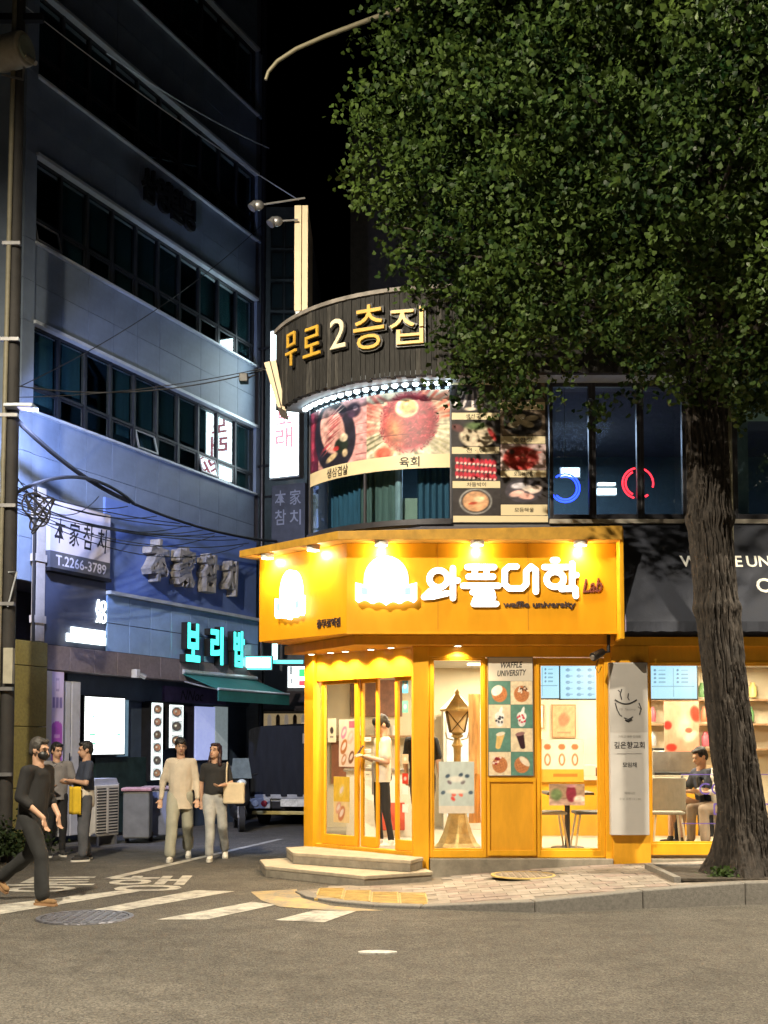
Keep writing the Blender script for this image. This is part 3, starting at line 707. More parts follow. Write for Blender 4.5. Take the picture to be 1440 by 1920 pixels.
# ================================================================ SHOP SIGN
SN = thing('shop_sign', 'big yellow fascia sign with glowing white letters over the corner shop', 'sign', (1.0, 14.1, 2.98))
YF = 14.1; XL = P(650, 1100, YF).x; XRs = P(1156, 1100, YF).x
_k = ray(486, 1130); _k = _k.x / _k.y; _Y = (XL + YF) / (1 + _k); EL = Vector((_k * _Y, _Y))
ZS0, ZS1 = 2.98, 4.08
SIGNY = mat('sign_yellow', (.79, .35, .010), .38, var=.08, scale=1.6, stretch=(1.5, 1.5, .5))
MB().prism([(EL.x, EL.y), (XL, YF), (XRs, YF), (XRs, YS + .05), (EL.x + .5, YS + 1.6), (EL.x + .2, EL.y + .25)], ZS0, ZS1).obj('box', SIGNY, SN, bevel=.006)
# seams between face sheets
for x in [P(q_, 1100, YF).x for q_ in (821, 990)]: MB().box(x - .003, x + .003, YF - .004, YF, ZS0 + .02, ZS1).obj('face_seam', mat('seam', (.5, .22, .01), .6, var=0), SN)
MB().box(XL, XRs, YF - .012, YF - .001, ZS0 - .004, ZS0 + .025).obj('lower_trim', YELLOW, SN)
dn = (EL - Vector((XL, YF))).normalized(); nn = Vector((-abs(dn.y), -abs(dn.x)))
LIPM = mat('lip_ochre', (.50, .27, .03), .6, var=.2, scale=5)
o1 = .24
lipf = [(EL.x + dn.x * .12 + nn.x * o1, EL.y + dn.y * .12 + nn.y * o1), (XL - o1 * .41, YF - o1), (XRs + .03, YF - o1), (XRs + .03, YS + .1), (EL.x + .6, YS + 1.7), (EL.x + .1, EL.y + .35)]
MB().prism(lipf, ZS1 + .002, [4.17, 4.185, 4.25, 4.25, 4.22, 4.18]).obj('top_lip', LIPM, SN, bevel=.006)
MB().box(XRs, XRs + .05, YF - .2, YS, ZS0 - .08, 4.22).obj('end_cheek', YELLOW, SN, bevel=.005)
fr_ = frame((0, YF - .002, 0), (1, 0, 0), (0, 0, 1))
def sp(px, py): return P(px, py, YF)
LETW = glow('sign_letter_glow', (1, .98, .93), 3.0)
CASE = mat('letter_side', (.75, .72, .66), .4, var=0)
def circ(cx_, cy_, rx, ry): return [(cx_ + rx * math.cos(q), cy_ + ry * math.sin(q)) for q in np.linspace(0, 2 * math.pi, 20)]
GLYPH = {
 'wa': [circ(822, 1086, 17, 16), [(824, 1104), (806, 1109), (795, 1120), (812, 1119), (838, 1113)], [(849, 1066), (849, 1122)], [(849, 1089), (858, 1089)]],
 'peul': [[(876, 1064), (926, 1064)], [(890, 1066), (890, 1080)], [(912, 1066), (912, 1080)], [(878, 1082), (924, 1082)], [(868, 1099), (934, 1099)], [(886, 1111), (922, 1111), (924, 1121), (892, 1123), (888, 1133), (930, 1133)]],
 'dae': [[(968, 1063), (954, 1063), (946, 1070), (946, 1096), (954, 1104), (978, 1104), (986, 1096), (986, 1072), (995, 1063), (1004, 1070), (1004, 1110)]],
 'hak': [[(1036, 1051), (1044, 1051)], [(1020, 1064), (1062, 1064)], circ(1040, 1087, 16, 14), [(1072, 1058), (1072, 1098)], [(1072, 1079), (1080, 1079)], [(1052, 1105), (1078, 1104), (1079, 1118)]]}
for g, paths in GLYPH.items():
    c = thing('letter', None, None); c.parent = SN; TM[c] = TM[SN]
    for nm, m, d0, d1, rr in (('letter_case', CASE, .003, .03, 5.8), ('lit_letter', LETW, .031, .037, 5.5)):
        b = MB()
        for pth in paths:
            pp = [sp(x, y) for x, y in pth]; r_ = rr / FPX * YF
            for i in range(len(pp) - 1):
                u, v = pp[i], pp[i + 1]; d = (v - u).normalized(); w = Vector((-d.z, 0, d.x)); pl = []
                a0 = math.atan2(w.z, w.x)
                for q in np.linspace(0, math.pi, 9): pl.append(u + Vector((math.cos(a0 + q), 0, math.sin(a0 + q))) * r_)
                for q in np.linspace(math.pi, 2 * math.pi, 9): pl.append(v + Vector((math.cos(a0 + q), 0, math.sin(a0 + q))) * r_)
                b.slab([p_ + Vector((0, -d0 - .0004 * i, 0)) for p_ in pl], (0, -1, 0), d1 - d0)
        b.obj(nm, m, c)
a = sp(1011, 1135); text('waffle university', sp(1076, 0).x - sp(944, 0).x, .10, frame((a.x, YF - .004, a.z), (1, 0, 0), (0, 0, 1)), mat('brown_ink', (.05, .03, .03), .6, var=0), SN, 'small_lettering', .015, .025)
a = sp(1110, 1098); text('Lab', .24, .17, frame((a.x, YF - .004, a.z), (1, 0, .05), (0, 0, 1)), mat('maroon_ink', (.14, .03, .02), .6, var=0), SN, 'script_lettering', .02, .012, shear=.35)
def logo(org, right, w, h, rightscale=1.):
    """waffle cup logo: tall rounded dome over a ruffled ribbon"""
    g = thing('logo', None, None); g.parent = SN; TM[g] = TM[SN]
    right = Vector(right).normalized(); out = right.cross(Vector((0, 0, 1)))
    def plate(pts, d0, d1, nm, m):
        b = MB(); b.slab([org + right * x + Vector((0, 0, z)) + out * d0 for x, z in pts], out, d1 - d0); b.obj(nm, m, g)
    dome = [(-.36 * w, -.12 * h)] + [(-.36 * w * math.cos(q), .05 * h + .45 * h * math.sin(q)) for q in np.linspace(0, math.pi, 18)] + [(.36 * w, -.12 * h)]
    plate(dome, .002, .08, 'dome', LETW)
    rib = []
    for x in np.linspace(-.5, .5, 21):
        rib.append((x * w, (-.40 + .07 * abs(math.sin(x * 14)) - .06 * math.cos(x * 3.1)) * h))
    top = [(x * w, (-.12 - .10 * math.cos(x * 3.1) + .10) * h) for x in np.linspace(.5, -.5, 21)]
    plate(rib + top, .03, .10, 'ribbon', LETW)
    TEAL = mat('teal_enamel', (.25, .70, .66), .4, var=0, emit=1.2, ecol=(.30, .85, .8))
    for sx in (-1, 1):
        plate([(sx * .40 * w, -.26 * h), (sx * .30 * w, -.27 * h), (sx * .30 * w, -.13 * h), (sx * .40 * w, -.12 * h)][::(1 if sx < 0 else -1)], .102, .106, 'ribbon_fold', TEAL)
    arc = [(x * w, (-.16 - .07 * math.cos(x * 5)) * h) for x in np.linspace(-.26, .26, 12)]
    b = MB(); b.tube([org + right * x + Vector((0, 0, z)) + out * .104 for x, z in arc], .007, 6); b.obj('ribbon_line', TEAL, g)
a = sp(724, 1092); logo(Vector((a.x, YF, a.z)), (1, 0, 0), .74, .62)
dcs = Vector((-dn.x, -dn.y, 0))
tl = on_wall(551, 1118, EL, (dcs.x, dcs.y)); p = Vector((EL.x, EL.y, 0)) + dcs * tl[0]
logo(Vector((p.x, p.y, tl[1])), dcs, .52, .66)
tl = on_wall(617, 1168, EL, (dcs.x, dcs.y)); p = Vector((EL.x, EL.y, tl[1])) + dcs * tl[0] + Vector((nn.x, nn.y, 0)) * .003
text('충무로역점', .42, .11, frame(p, dcs, (0, 0, 1)), mat('brown_ink', (.05, .03, .03)), SN, 'small_lettering', .015, .02)
# gooseneck-free spot lamps tucked under the lip
for (px, dg) in ((715, 0), (893, 0), (1085, 0), (516, 1), (602, 1)):
    if dg: t_ = on_wall(px, 1045, EL, (dcs.x, dcs.y))[0]; p = Vector((EL.x, EL.y, 0)) + dcs * t_ + Vector((nn.x, nn.y, 0)) * .13; back = -Vector((nn.x, nn.y, 0))
    else: p = Vector((sp(px, 1020).x, YF - .13, 0)); back = Vector((0, 1, 0))
    p.z = ZS1 + .002
    d = MB().lathe([(.08, -.05), (.085, -.045), (.085, 0)], tuple(p), 18).obj('spot_lamp', WHITE, SN, smooth=40)
    MB().lathe([(.075, -.056), (.07, -.051)], tuple(p), 16).obj('bulb', BULB, d)
    light('POINT', 'spot_glow', p + back * .055 + Vector((0, 0, -.085)), 20, (1., .74, .40), d, .03)
    light('SPOT', 'spot_beam', p + back * .02 + Vector((0, 0, -.075)), 60, (1., .72, .38), d, .05, aim=p + back * .22 + Vector((0, 0, -.6)), spot=R(130), blend=.9)
# ---- navy awning at right
AW = thing('navy_awning', 'dark navy sloping awning with white lettering right of the yellow sign', 'awning', (4.2, 14.2, 2.9))
NAVC = mat('navy_canvas', (.022, .026, .040), .85, var=.12, scale=5, bump=.08, bscale=60)
x0a = P(1167, 1100, 14.1).x; yt, yb_ = YS - .08, YS - .62; zt_, zb2 = fz(988), P(1200, 1166, yb_).z
MB().slab([(x0a, yb_, zb2), (XR, yb_, zb2), (XR, yt, zt_), (x0a, yt, zt_)], (0, -.9, .4), .01).obj('canopy', NAVC, AW)
zv = P(1200, 1184, yb_).z
b = MB(); n_ = 90; vs_ = []
for i in range(n_ + 1):
    x = x0a + (XR - x0a) * i / n_; d = .008 * math.sin(i * 1.7); vs_ += [(x, yb_ - .012 + d, zv + .006 * math.sin(i * 2.3)), (x, yb_ - .012 + d * .3, zb2 + .004)]
b.add(vs_, [(2 * i, 2 * i + 2, 2 * i + 3, 2 * i + 1) for i in range(n_)]); b.obj('valance', NAVC, AW)
MB().slab([(x0a - .004, yb_, zv), (x0a - .004, yb_, zb2), (x0a - .004, yt, zt_), (x0a - .004, yt, zv)], (-1, 0, 0), .008).obj('side_cheek', mat('lilac_lit_canvas', (.30, .28, .45), .8, var=.1), AW)  # purple light on the awning end is painted into its canvas colour
upv = Vector((0, yt - yb_, zt_ - zb2)).normalized(); nrm = Vector((1, 0, 0)).cross(upv)
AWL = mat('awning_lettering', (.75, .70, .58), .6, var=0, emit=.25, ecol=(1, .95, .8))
def aw_txt(s, px0, px1, py, h, dx=0):
    yq = (yt + yb_) / 2; a, b_ = P(px0, py, yq), P(px1, py, yq); d = (a.z - zb2) / (zt_ - zb2)
    o = Vector(((a.x + b_.x) / 2, yb_ + (yt - yb_) * d, a.z)) + nrm * .013
    text(s, b_.x - a.x, h, frame(o, (1, 0, 0), upv), AWL, AW, 'lettering', bold=.02)
aw_txt('WAFFLE', 1277, 1394, 1052, .16); aw_txt('UNIVERSITY', 1402, 1572, 1052, .16); aw_txt('COFFEE', 1414, 1545, 1100, .20)
# ================================================================ UPPER FLOOR
XU = P(846, 850, 14.6).x; RU, AU = 2.05, R(64); YU = 14.6
def arc(q, off=0.): return Vector((XU - (RU + off) * math.sin(q), YU + RU - (RU + off) * math.cos(q)))
def uz(py, px=900): return P(px, py, YU).z
ZU0, ZU1, ZF0, ZF1 = 4.37, 6.2, 6.2, 7.25
def ring(q0, q1, offs, zz, n=24):
    """curved slab between two offsets"""
    b = MB(); vs_ = []
    for i in range(n + 1):
        q = q0 + (q1 - q0) * i / n; a, c = arc(q, offs[1]), arc(q, offs[0])
        vs_ += [(a.x, a.y, zz[0]), (c.x, c.y, zz[0]), (c.x, c.y, zz[1]), (a.x, a.y, zz[1])]
    fs = []
    for i in range(n):
        k = 4 * i
        for j in range(4): fs.append((k + j, k + (j + 1) % 4, k + 4 + (j + 1) % 4, k + 4 + j))
    fs += [(0, 3, 2, 1), (4 * n, 4 * n + 1, 4 * n + 2, 4 * n + 3)]
    return b.add(vs_, fs)
E1 = arc(AU)
UFR = mat('dark_frame', (.05, .05, .06), .4, .4, var=.1)
upoly = [tuple(arc(q)) for q in np.linspace(AU, 0, 12)] + [(XR, YU), (XR, 23), (E1.x, 23)]
MB().prism([(p[0], p[1]) for p in upoly], 4.361, 4.44).obj('upper_floor', mat('upper_floor', (.12, .12, .13), .6), CBD)
MB().prism(upoly, 6.22, 7.2).obj('roof', CORE, CBD)
MB().box(E1.x, E1.x + .1, E1.y + .05, 23, 4.44, 6.22).obj('upper_side_wall', mat('slate_wall', (.14, .14, .17), .7, var=.1), CBD)
MB().box(E1.x + .1, XR, 18.5, 18.6, 4.44, 6.22).obj('upper_back_wall', mat('teal_wall', (.10, .16, .18), .8, var=.1), CBD)
FASC = mat('weathered_shingle', (.020, .019, .018), .8, var=.6, scale=9, bump=.3, bscale=40, stretch=(6, 6, .8))
FASC2 = mat('bleached_shingle', (.05, .047, .043), .85, var=.7, scale=11, bump=.3, bscale=40, stretch=(6, 6, .5))
ring(0, AU + R(6), (.0, .42), (ZF0 - .0, ZF0 + .05), 30).obj('soffit_ring', mat('soffit_blue', (.35, .40, .48), .5, var=.1), CBD)
nsh = 46
for i in range(nsh):                            # vertical shingle boards round the drum
    q0, q1 = (AU + R(6)) * i / nsh, (AU + R(6)) * (i + 1) / nsh
    ring(q0 + .0012, q1 - .0012, (.34 + random.uniform(0, .008), .43 + random.uniform(-.006, .006)), (ZF0 - random.uniform(0, .03), ZF1), 1).obj('fascia_board', FASC if random.random() > .16 else FASC2, CBD)
x = XU
while x < XR:
    MB().box(x + .003, x + .06, YU - .43 + random.uniform(-.006, .006), YU - .34, ZF0 - random.uniform(0, .03), ZF1).obj('fascia_board', FASC, CBD); x += .063 if x < 1.6 else .6
    if x > 1.6 and x < XR: MB().box(x + .003, min(XR, x + .597), YU - .43, YU - .34, ZF0, ZF1).obj('fascia_board', FASC, CBD)
MB().box(XU, XR, YU - .34, YU, ZF0 - .0, ZF0 + .05).obj('soffit', MATS['soffit_blue'], CBD)
ring(0, AU + R(6), (.30, .46), (ZF1, ZF1 + .05), 30).obj('coping', mat('coping', (.22, .20, .18), .7, var=.3), CBD)
GOLD = mat('gold_letter', (.58, .33, .04), .45, var=.1, emit=.12, ecol=(1, .6, .08)); IVORY = mat('ivory_letter', (.7, .62, .42), .5, var=.1, emit=.1, ecol=(1, .9, .65))
for ch, px, py, hh, wd, m in (('무', 549, 656, .44, .26, GOLD), ('로', 588, 642, .38, .32, GOLD), ('2', 637, 627, .38, .24, IVORY), ('층', 695, 615, .56, .42, GOLD), ('집', 765, 613, .46, .42, GOLD)):
    best = min(np.linspace(0, AU + R(5), 300), key=lambda q: abs(CX + FPX * arc(q, .44).x / arc(q, .44).y * 1.0 - px - (0)))
    c = arc(best, .45); n2 = Vector((-math.sin(best), -math.cos(best), 0)); rt = Vector((math.cos(best), -math.sin(best), 0))
    z = P(px, py, c.y).z
    bk = text(ch, wd * 1.12, hh * 1.1, frame((c.x, c.y, z), rt, (0, 0, 1)), BLACK, CBD, 'letter_backing', .02, .03)
    text(ch, wd, hh, frame(Vector((c.x, c.y, z)) + n2 * .032, rt, (0, 0, 1)), m, bk, 'letter', .025, .0)
LEDM = glow('led_white', (.78, .95, 1.), 14)
for i in range(18):
    q = AU * (i + .3) / 17.6; c = arc(q, .10)
    MB().ell((c.x, c.y, ZF0 - .025), (.04, .04, .028), 10, 6).obj('led_bulb', LEDM, CBD)
ring(0, AU, (.06, .14), (ZF0 - .012, ZF0 - .001)).obj('led_strip', GREYM, CBD)
# curved glass + photo banner
ZP0, ZP1, ZP2 = uz(877), uz(851), 6.12
ring(0, AU, (-.012, -.006), (4.45, 6.2), 30).obj('curved_pane', glass_mat('drum_glass', (.75, .85, .88), .05), CBD)
for q in (0.0, AU * .5, AU): 
    c = arc(q, .005); MB().tube([(c.x, c.y, 4.44), (c.x, c.y, ZP0 if q == AU * .5 else 6.2)], .022, 8).obj('glazing_post', UFR, CBD)
ring(0, AU + .01, (-.05, .05), (4.40, 4.47), 30).obj('sill', UFR, CBD)
BN = thing('photo_banner', 'curved banner with pork belly and raw beef photos round the drum', 'banner', (arc(AU / 2, .01).x, arc(AU / 2, .01).y, ZP0))
def arcpos(qa, qb, z0, z1, off):
    def f(u, v):
        q = qa + (qb - qa) * u; return (XU - (RU + off) * np.sin(q), YU + RU - (RU + off) * np.cos(q), z0 + (z1 - z0) * v)
    return f
def q_at(px): return min(np.linspace(0, AU, 400), key=lambda q: abs(CX + FPX * arc(q, .012).x / arc(q, .012).y - px))
QM = q_at(687)
cv = Cv(80, 90, (205, 150, 150))
cv.rect(0, 0, .22, 1, (95, 26, 46)).rect(.05, .2, .12, 1, (160, 56, 80)).ell(.5, .48, .36, .60, (36, 34, 48), .12, .05)
cv.ell(.48, .58, .22, .42, (206, 156, 148), .22, .12)
for k in range(22): cv.ell(.40 + .008 * k + random.uniform(-.05, .05), .28 + .03 * k, .17, .012, random.choice([(170, 66, 78), (188, 96, 98), (222, 186, 174), (150, 52, 64)]), .55 + random.uniform(-.1, .1), .7)
cv.ell(.64, .30, .12, .14, (34, 44, 38), 0, .2).ell(.56, .27, .06, .05, (185, 55, 55), 0, .4).ell(.48, .14, .13, .06, (205, 180, 140), .5, .4).ell(.70, .17, .05, .08, (200, 176, 144), 0, .4).ell(.68, .42, .07, .08, (214, 196, 172), .4, .3).ell(.82, .82, .12, .14, (62, 44, 66), 0, .3).ell(.85, .85, .04, .05, (150, 124, 142), 0, .4)
for k in range(4): cv.rect(.86, .1 + k * .16, 1, .115 + k * .16, (150, 92, 96))
cv.grain(.45, 14)
cv.obj('pork_photo', arcpos(AU, QM, ZP1, ZP2, .012), print_mat('poster_print'), BN)
cv = Cv(110, 90, (196, 186, 162))
for k in range(26):
    a = R(190 + k * 7 + random.uniform(-2, 2)); cv.ell(.5 + .5 * math.cos(a), .45 + .52 * math.sin(a), .24, .022, random.choice([(222, 215, 188), (170, 164, 132), (205, 198, 170), (120, 118, 90)]), a + random.uniform(-.12, .12), .6)
for k in range(16):
    a = R(12 + k * 4 + random.uniform(-2, 2)); cv.ell(.5 + .55 * math.cos(a), .45 + .62 * math.sin(a), .24, .03, random.choice([(190, 72, 52), (200, 88, 64), (170, 55, 42)]), a + random.uniform(-.25, .25), .9, .7)
    a = R(128 + k * 4 + random.uniform(-2, 2)); cv.ell(.5 + .55 * math.cos(a), .45 + .62 * math.sin(a), .26, .035, random.choice([(180, 62, 58), (195, 88, 80), (160, 48, 48)]), a + random.uniform(-.25, .25), .9, .7)
cv.ell(.22, .06, .13, .12, (215, 95, 70), .3, .4)
cv.ell(.52, .52, .36, .50, (140, 30, 48), 0, .2)
for k in range(420):
    a, r_ = random.uniform(0, 6.28), math.sqrt(random.random()); cv.ell(.52 + .35 * r_ * math.cos(a), .52 + .48 * r_ * math.sin(a), random.uniform(.02, .05), .010, random.choice([(165, 50, 66), (112, 20, 38), (182, 76, 86), (98, 16, 32), (150, 40, 55)]), random.uniform(0, 3.1), .7)
cv.ell(.36, .40, .17, .40, (226, 170, 100), .1, 1., .8).ell(.50, .74, .15, .17, (226, 208, 166), .2, .2).ell(.52, .76, .115, .13, (206, 150, 82), .3, .35).ell(.49, .80, .04, .04, (240, 205, 145), 0, .8).ell(.57, .68, .05, .04, (150, 110, 70), 0, .8)
cv.rect(.16, .32, .85, .326, (100, 26, 36)); cv.grain(.4, 16)
cv.obj('beef_photo', arcpos(QM, 0.004, ZP1, ZP2, .012), print_mat('poster_print'), BN)
cv = Cv(60, 4, (226, 208, 168)); cv.grain(.05); cv.obj('caption_strip', arcpos(AU, .004, ZP0, ZP1, .014), print_mat('poster_print'), BN)
for s, px, wd in (('생삼겹살', 632, .40), ('육회', 768, .26)):
    q = q_at(px); c = arc(q, .019); text(s, wd, .13, frame((c.x, c.y, (ZP0 + ZP1) / 2), (math.cos(q), -math.sin(q), 0), (0, 0, 1)), INK, BN, 'caption', bold=.008)
# things seen through the drum glass
for px, wd, m, nm in ((618, .62, mat('blue_drape', (.05, .13, .22), .8, var=.2, stretch=(5, 5, .4)), 'curtain'), (690, .60, mat('sage_drape', (.17, .21, .19), .8, var=.2, stretch=(5, 5, .4)), 'curtain'), (818, .5, mat('teal_drape', (.07, .14, .22), .8, var=.2, stretch=(5, 5, .4)), 'curtain')):
    q = q_at(px); c = arc(q, -.25); rt = Vector((math.cos(q), -math.sin(q), 0)); nv_ = Vector((math.sin(q), math.cos(q), 0)); b = MB(); vs_ = []
    for i in range(31):
        w0 = -wd / 2 + wd * i / 30; p = Vector((c.x, c.y, 0)) + rt * w0 + nv_ * .02 * math.sin(i * 1.25); vs_ += [(p.x, p.y, 4.45), (p.x, p.y, 6.15)]
    o = b.add(vs_, [(2 * i, 2 * i + 2, 2 * i + 3, 2 * i + 1) for i in range(30)]).obj(nm, m, None, smooth=60)
    tag(o, {618: 'dark blue curtain at the left end of the round window', 690: 'sage green curtain behind the round window middle', 818: 'teal curtain at the right end of the round window'}[px], 'curtain', 'curtains behind the round window')
c = P(774, 955, 15.15); o = MB().prism([(c.x - .13, 15.0), (c.x + .13, 15.0), (c.x + .13, 15.3), (c.x - .13, 15.3)], 4.44, P(774, 934, 15.0).z).obj('planter_box', mat('cream_box', (.45, .46, .36), .6, var=.05), bevel=.01)
tag(o, 'pale cream box standing behind the round window', 'box')
for px in (748, 789):
    c = P(px, 920, 15.0); o = MB().tube([(c.x, 14.95, 4.44), (c.x, 14.95, 6.2)], .025 if px > 760 else .05, 10).obj('window_pole', LEDGE, CBD)
# photo board of dishes
MBD = thing('dish_photo_board', 'tall board of captioned dish photos beside the round window', 'poster', (P(936, 850, YU).x, YU, uz(980)))
def ub(x0, x1, y0, y1, d=.03): return flat_pos((P(x0, 850, YU).x, YU - d, uz(y1)), (P(x1, 850, YU).x - P(x0, 850, YU).x, 0, 0), (0, 0, uz(y0) - uz(y1)))
MB().box(P(846, 850, YU).x, P(1027, 850, YU).x, YU - .025, YU + .04, uz(981), 6.2).obj('board', UFR, MBD)
def dish(kind):
    cv = Cv(44, 30, (52, 48, 50))
    if kind == 'fish':
        for k in range(5): cv.ell(.18 + .15 * k, .5, .075, .46, (62, 58, 70), -.35 + .18 * k, .1).ell(.15 + .15 * k, .48, .035, .40, (215, 205, 205), -.35 + .18 * k, .3)
        cv.ell(.4, .12, .16, .08, (225, 210, 190), 0, .4).ell(.8, .3, .1, .35, (75, 80, 70), .3, .3)
    elif kind == 'noodle':
        cv.ell(.55, .4, .42, .5, (205, 190, 165), 0, .15).ell(.5, .78, .28, .2, (85, 105, 65), 0, .5).ell(.86, .45, .07, .3, (185, 50, 50), .3, .3).ell(.12, .7, .14, .2, (95, 60, 60), .6, .3)
    elif kind == 'rolls':
        for r_ in range(3):
            for k in range(10): cv.ell(.1 + k * .088, .78 - r_ * .27 - k * .012, .05, .15, (200, 45, 65) if (k + r_) % 3 else (170, 30, 50), .1, .3).ell(.1 + k * .088, .68 - r_ * .27 - k * .012, .032, .06, (240, 205, 195), 0, .4)
    elif kind == 'soup':
        cv.ell(.48, .52, .36, .5, (150, 150, 150), 0, .06).ell(.48, .52, .32, .44, (60, 55, 55), 0, .06).ell(.48, .52, .29, .40, (215, 165, 125), 0, .1).ell(.42, .45, .12, .06, (190, 70, 45), .3, .4).ell(.55, .6, .14, .14, (230, 205, 165), 0, .4)
    elif kind == 'squid':
        cv.c[:] = (205, 180, 180)
        cv.ell(.45, .45, .42, .5, (185, 60, 55), 0, .15)
        for k in range(26): cv.ell(random.uniform(.1, .85), random.uniform(.1, .8), .1, .045, random.choice([(205, 85, 80), (165, 45, 45), (215, 120, 110)]), random.uniform(0, 3), .5)
        cv.ell(.25, .7, .08, .12, (70, 50, 50), 0, .4)
    elif kind == 'clam':
        cv.c[:] = (120, 105, 90)
        cv.ell(.5, .5, .45, .5, (35, 32, 34), 0, .08)
        for x, y, a in ((.3, .45, .6), (.5, .55, -.5), (.62, .45, -.6), (.7, .7, .3), (.42, .75, .4)): cv.ell(x, y, .17, .12, (190, 178, 150), a, .2)
    else:
        cv.ell(.5, .5, .42, .46, (70, 66, 76), 0, .08)
        for x, y, a, c in ((.35, .4, .5, (235, 190, 180)), (.55, .3, -.2, (230, 175, 165)), (.6, .6, -.5, (225, 210, 200)), (.4, .7, .2, (200, 195, 205)), (.75, .55, .8, (235, 215, 205))): cv.ell(x, y, .2, .13, c, a, .25)
    return cv.grain(.3, 8)
for nm, x0, x1, y0, y1 in (('fish', 847, 934, 724, 774), ('noodle', 847, 935, 789, 838), ('rolls', 848, 936, 853, 902), ('soup', 849, 937, 917, 967), ('clam', 937, 1022, 702, 754), ('clam', 938, 1022, 771, 818), ('squid', 938, 1023, 834, 882), ('seafood', 938, 1024, 897, 946)):
    dish(nm).obj('dish_photo', ub(x0, x1, y0, y1), print_mat('poster_print'), MBD)
for x0, x1, y0, y1, s in ((847, 935, 712, 723, ''), (847, 935, 775, 788, '생선구이'), (847, 936, 839, 852, '전 · 탕'), (848, 937, 903, 916, '차돌박이'), (849, 1026, 968, 980, ''), (937, 1022, 755, 770, ''), (938, 1022, 819, 833, '홍합탕'), (938, 1023, 883, 896, '오징어볶음'), (938, 1025, 947, 967, '모듬해물')):
    cv = Cv(6, 3, (222, 208, 172)); cv.obj('caption_strip', ub(x0, x1, y0, y1), print_mat('poster_print'), MBD)
    if s: a = P((x0 + x1) / 2, 850, YU); text(s, .24, .055, frame((a.x, YU - .033, uz((y0 + y1) / 2)), (1, 0, 0), (0, 0, 1)), INK, MBD, 'caption')
# flat windows of the upper floor
UG = glass_mat('upper_glass', (.75, .80, .85), .06)
MB().box(P(1028, 850, YU).x, XR, YU - .05, YU + .1, 4.36, uz(972)).obj('window_sill', UFR, CBD)
MB().box(P(1028, 850, YU).x, XR, YU - .1, YU - .04, uz(984), uz(976)).obj('sill_trim', mat('trim_beige', (.40, .37, .32), .5, var=.1), CBD)
xsw = [1030, 1110, 1200, 1285, 1375, 1500]
for i in range(5):
    a, b_ = P(xsw[i], 850, YU).x, P(xsw[i + 1], 850, YU).x; w = thing('window', None, None); w.parent = CBD; TM[w] = TM[CBD]
    f = MB(); z0, z1 = uz(972), 6.2
    f.box(a, a + .045, YU - .03, YU + .05, z0, z1).box(b_ - .045, b_, YU - .03, YU + .05, z0, z1).box(a + .045, b_ - .045, YU - .028, YU + .048, z0, z0 + .05).box(a + .045, b_ - .045, YU - .028, YU + .048, z1 - .05, z1)
    f.obj('frame', UFR, w, bevel=.005); MB().box(a + .04, b_ - .04, YU + .008, YU + .014, z0 + .04, z1 - .04).obj('pane', UG, w)
MB().box(P(1378, 850, YU).x, P(1412, 850, YU).x, YU + .2, YU + .45, 4.44, 6.2).obj('inner_column', mat('sage_column', (.25, .33, .28), .7, var=.1), CBD)
MB().box(P(1375, 760, YU).x, XR, YU - .42, YU - .0, uz(790), 6.2).obj('box_beam', mat('teal_beam', (.12, .24, .22), .6, var=.1), CBD)
NB = glow('blue_neon', (.02, .05, 1.), 9); NR = glow('red_neon', (1., .02, .03), 8)
def neon(name, label, px, py, rpx, m, arcs, Y=14.78):
    c = P(px, py, Y); r = rpx / FPX * Y; t = thing(name, label, 'neon sign', (c.x, Y, c.z - r))
    for k, (a0, a1, rr) in enumerate(arcs):
        MB().tube([(c.x + r * rr * math.cos(R(a)), Y, c.z + r * rr * math.sin(R(a))) for a in np.linspace(a0, a1, 24)], .011, 8).obj('neon_tube', m, t)
    MB().tube([(c.x, Y + .02, c.z + r), (c.x, Y + .02, 6.2)], .004, 5).obj('hanging_cord', BLACK, t)
neon('neon_ring', 'blue neon double ring glowing behind the upper window', 1060, 915, 27, NB, ((-150, 130, 1), (-140, 110, .82)))
neon('neon_ring', 'red neon ring of broken arcs glowing behind the upper window', 1196, 906, 29, NR, ((100, 255, 1), (115, 245, .8), (-15, 80, 1), (-62, -50, 1)))
FLU = glow('cool_tube', (.8, 1., .98), 7)
def tube_lamp(label, px, py, Y, w, h):
    c = P(px, py, Y); t = thing('panel_lamp', label, 'lamp', (c.x, Y, c.z))
    MB().box(c.x - w / 2, c.x + w / 2, Y, Y + .04, c.z - h / 2, c.z + h / 2).obj('lit_face', FLU, t); MB().box(c.x - w / 2 - .02, c.x + w / 2 + .02, Y + .041, Y + .1, c.z - h / 2 - .02, c.z + h / 2 + .02).obj('housing', GREYM, t)
tube_lamp('bright white lamp above the blue neon ring upstairs', 1070, 885, 17.2, .26, .12)
tube_lamp('white lit panel between the neon rings upstairs', 1138, 921, 17.4, .28, .09)
tube_lamp('thin lit strip above the white panel upstairs', 1138, 907, 17.4, .26, .03)
light('AREA', 'upstairs_lamp_light', (2.4, 16.8, 6.1), 90, (.62, .78, 1.), CBD, 1.6, aim=(2.4, 16.8, 0))
light('AREA', 'drum_lamp_light', (.6, 16.3, 6.1), 8, (.6, .85, .9), CBD, .8, aim=(.4, 15.6, 4.2))
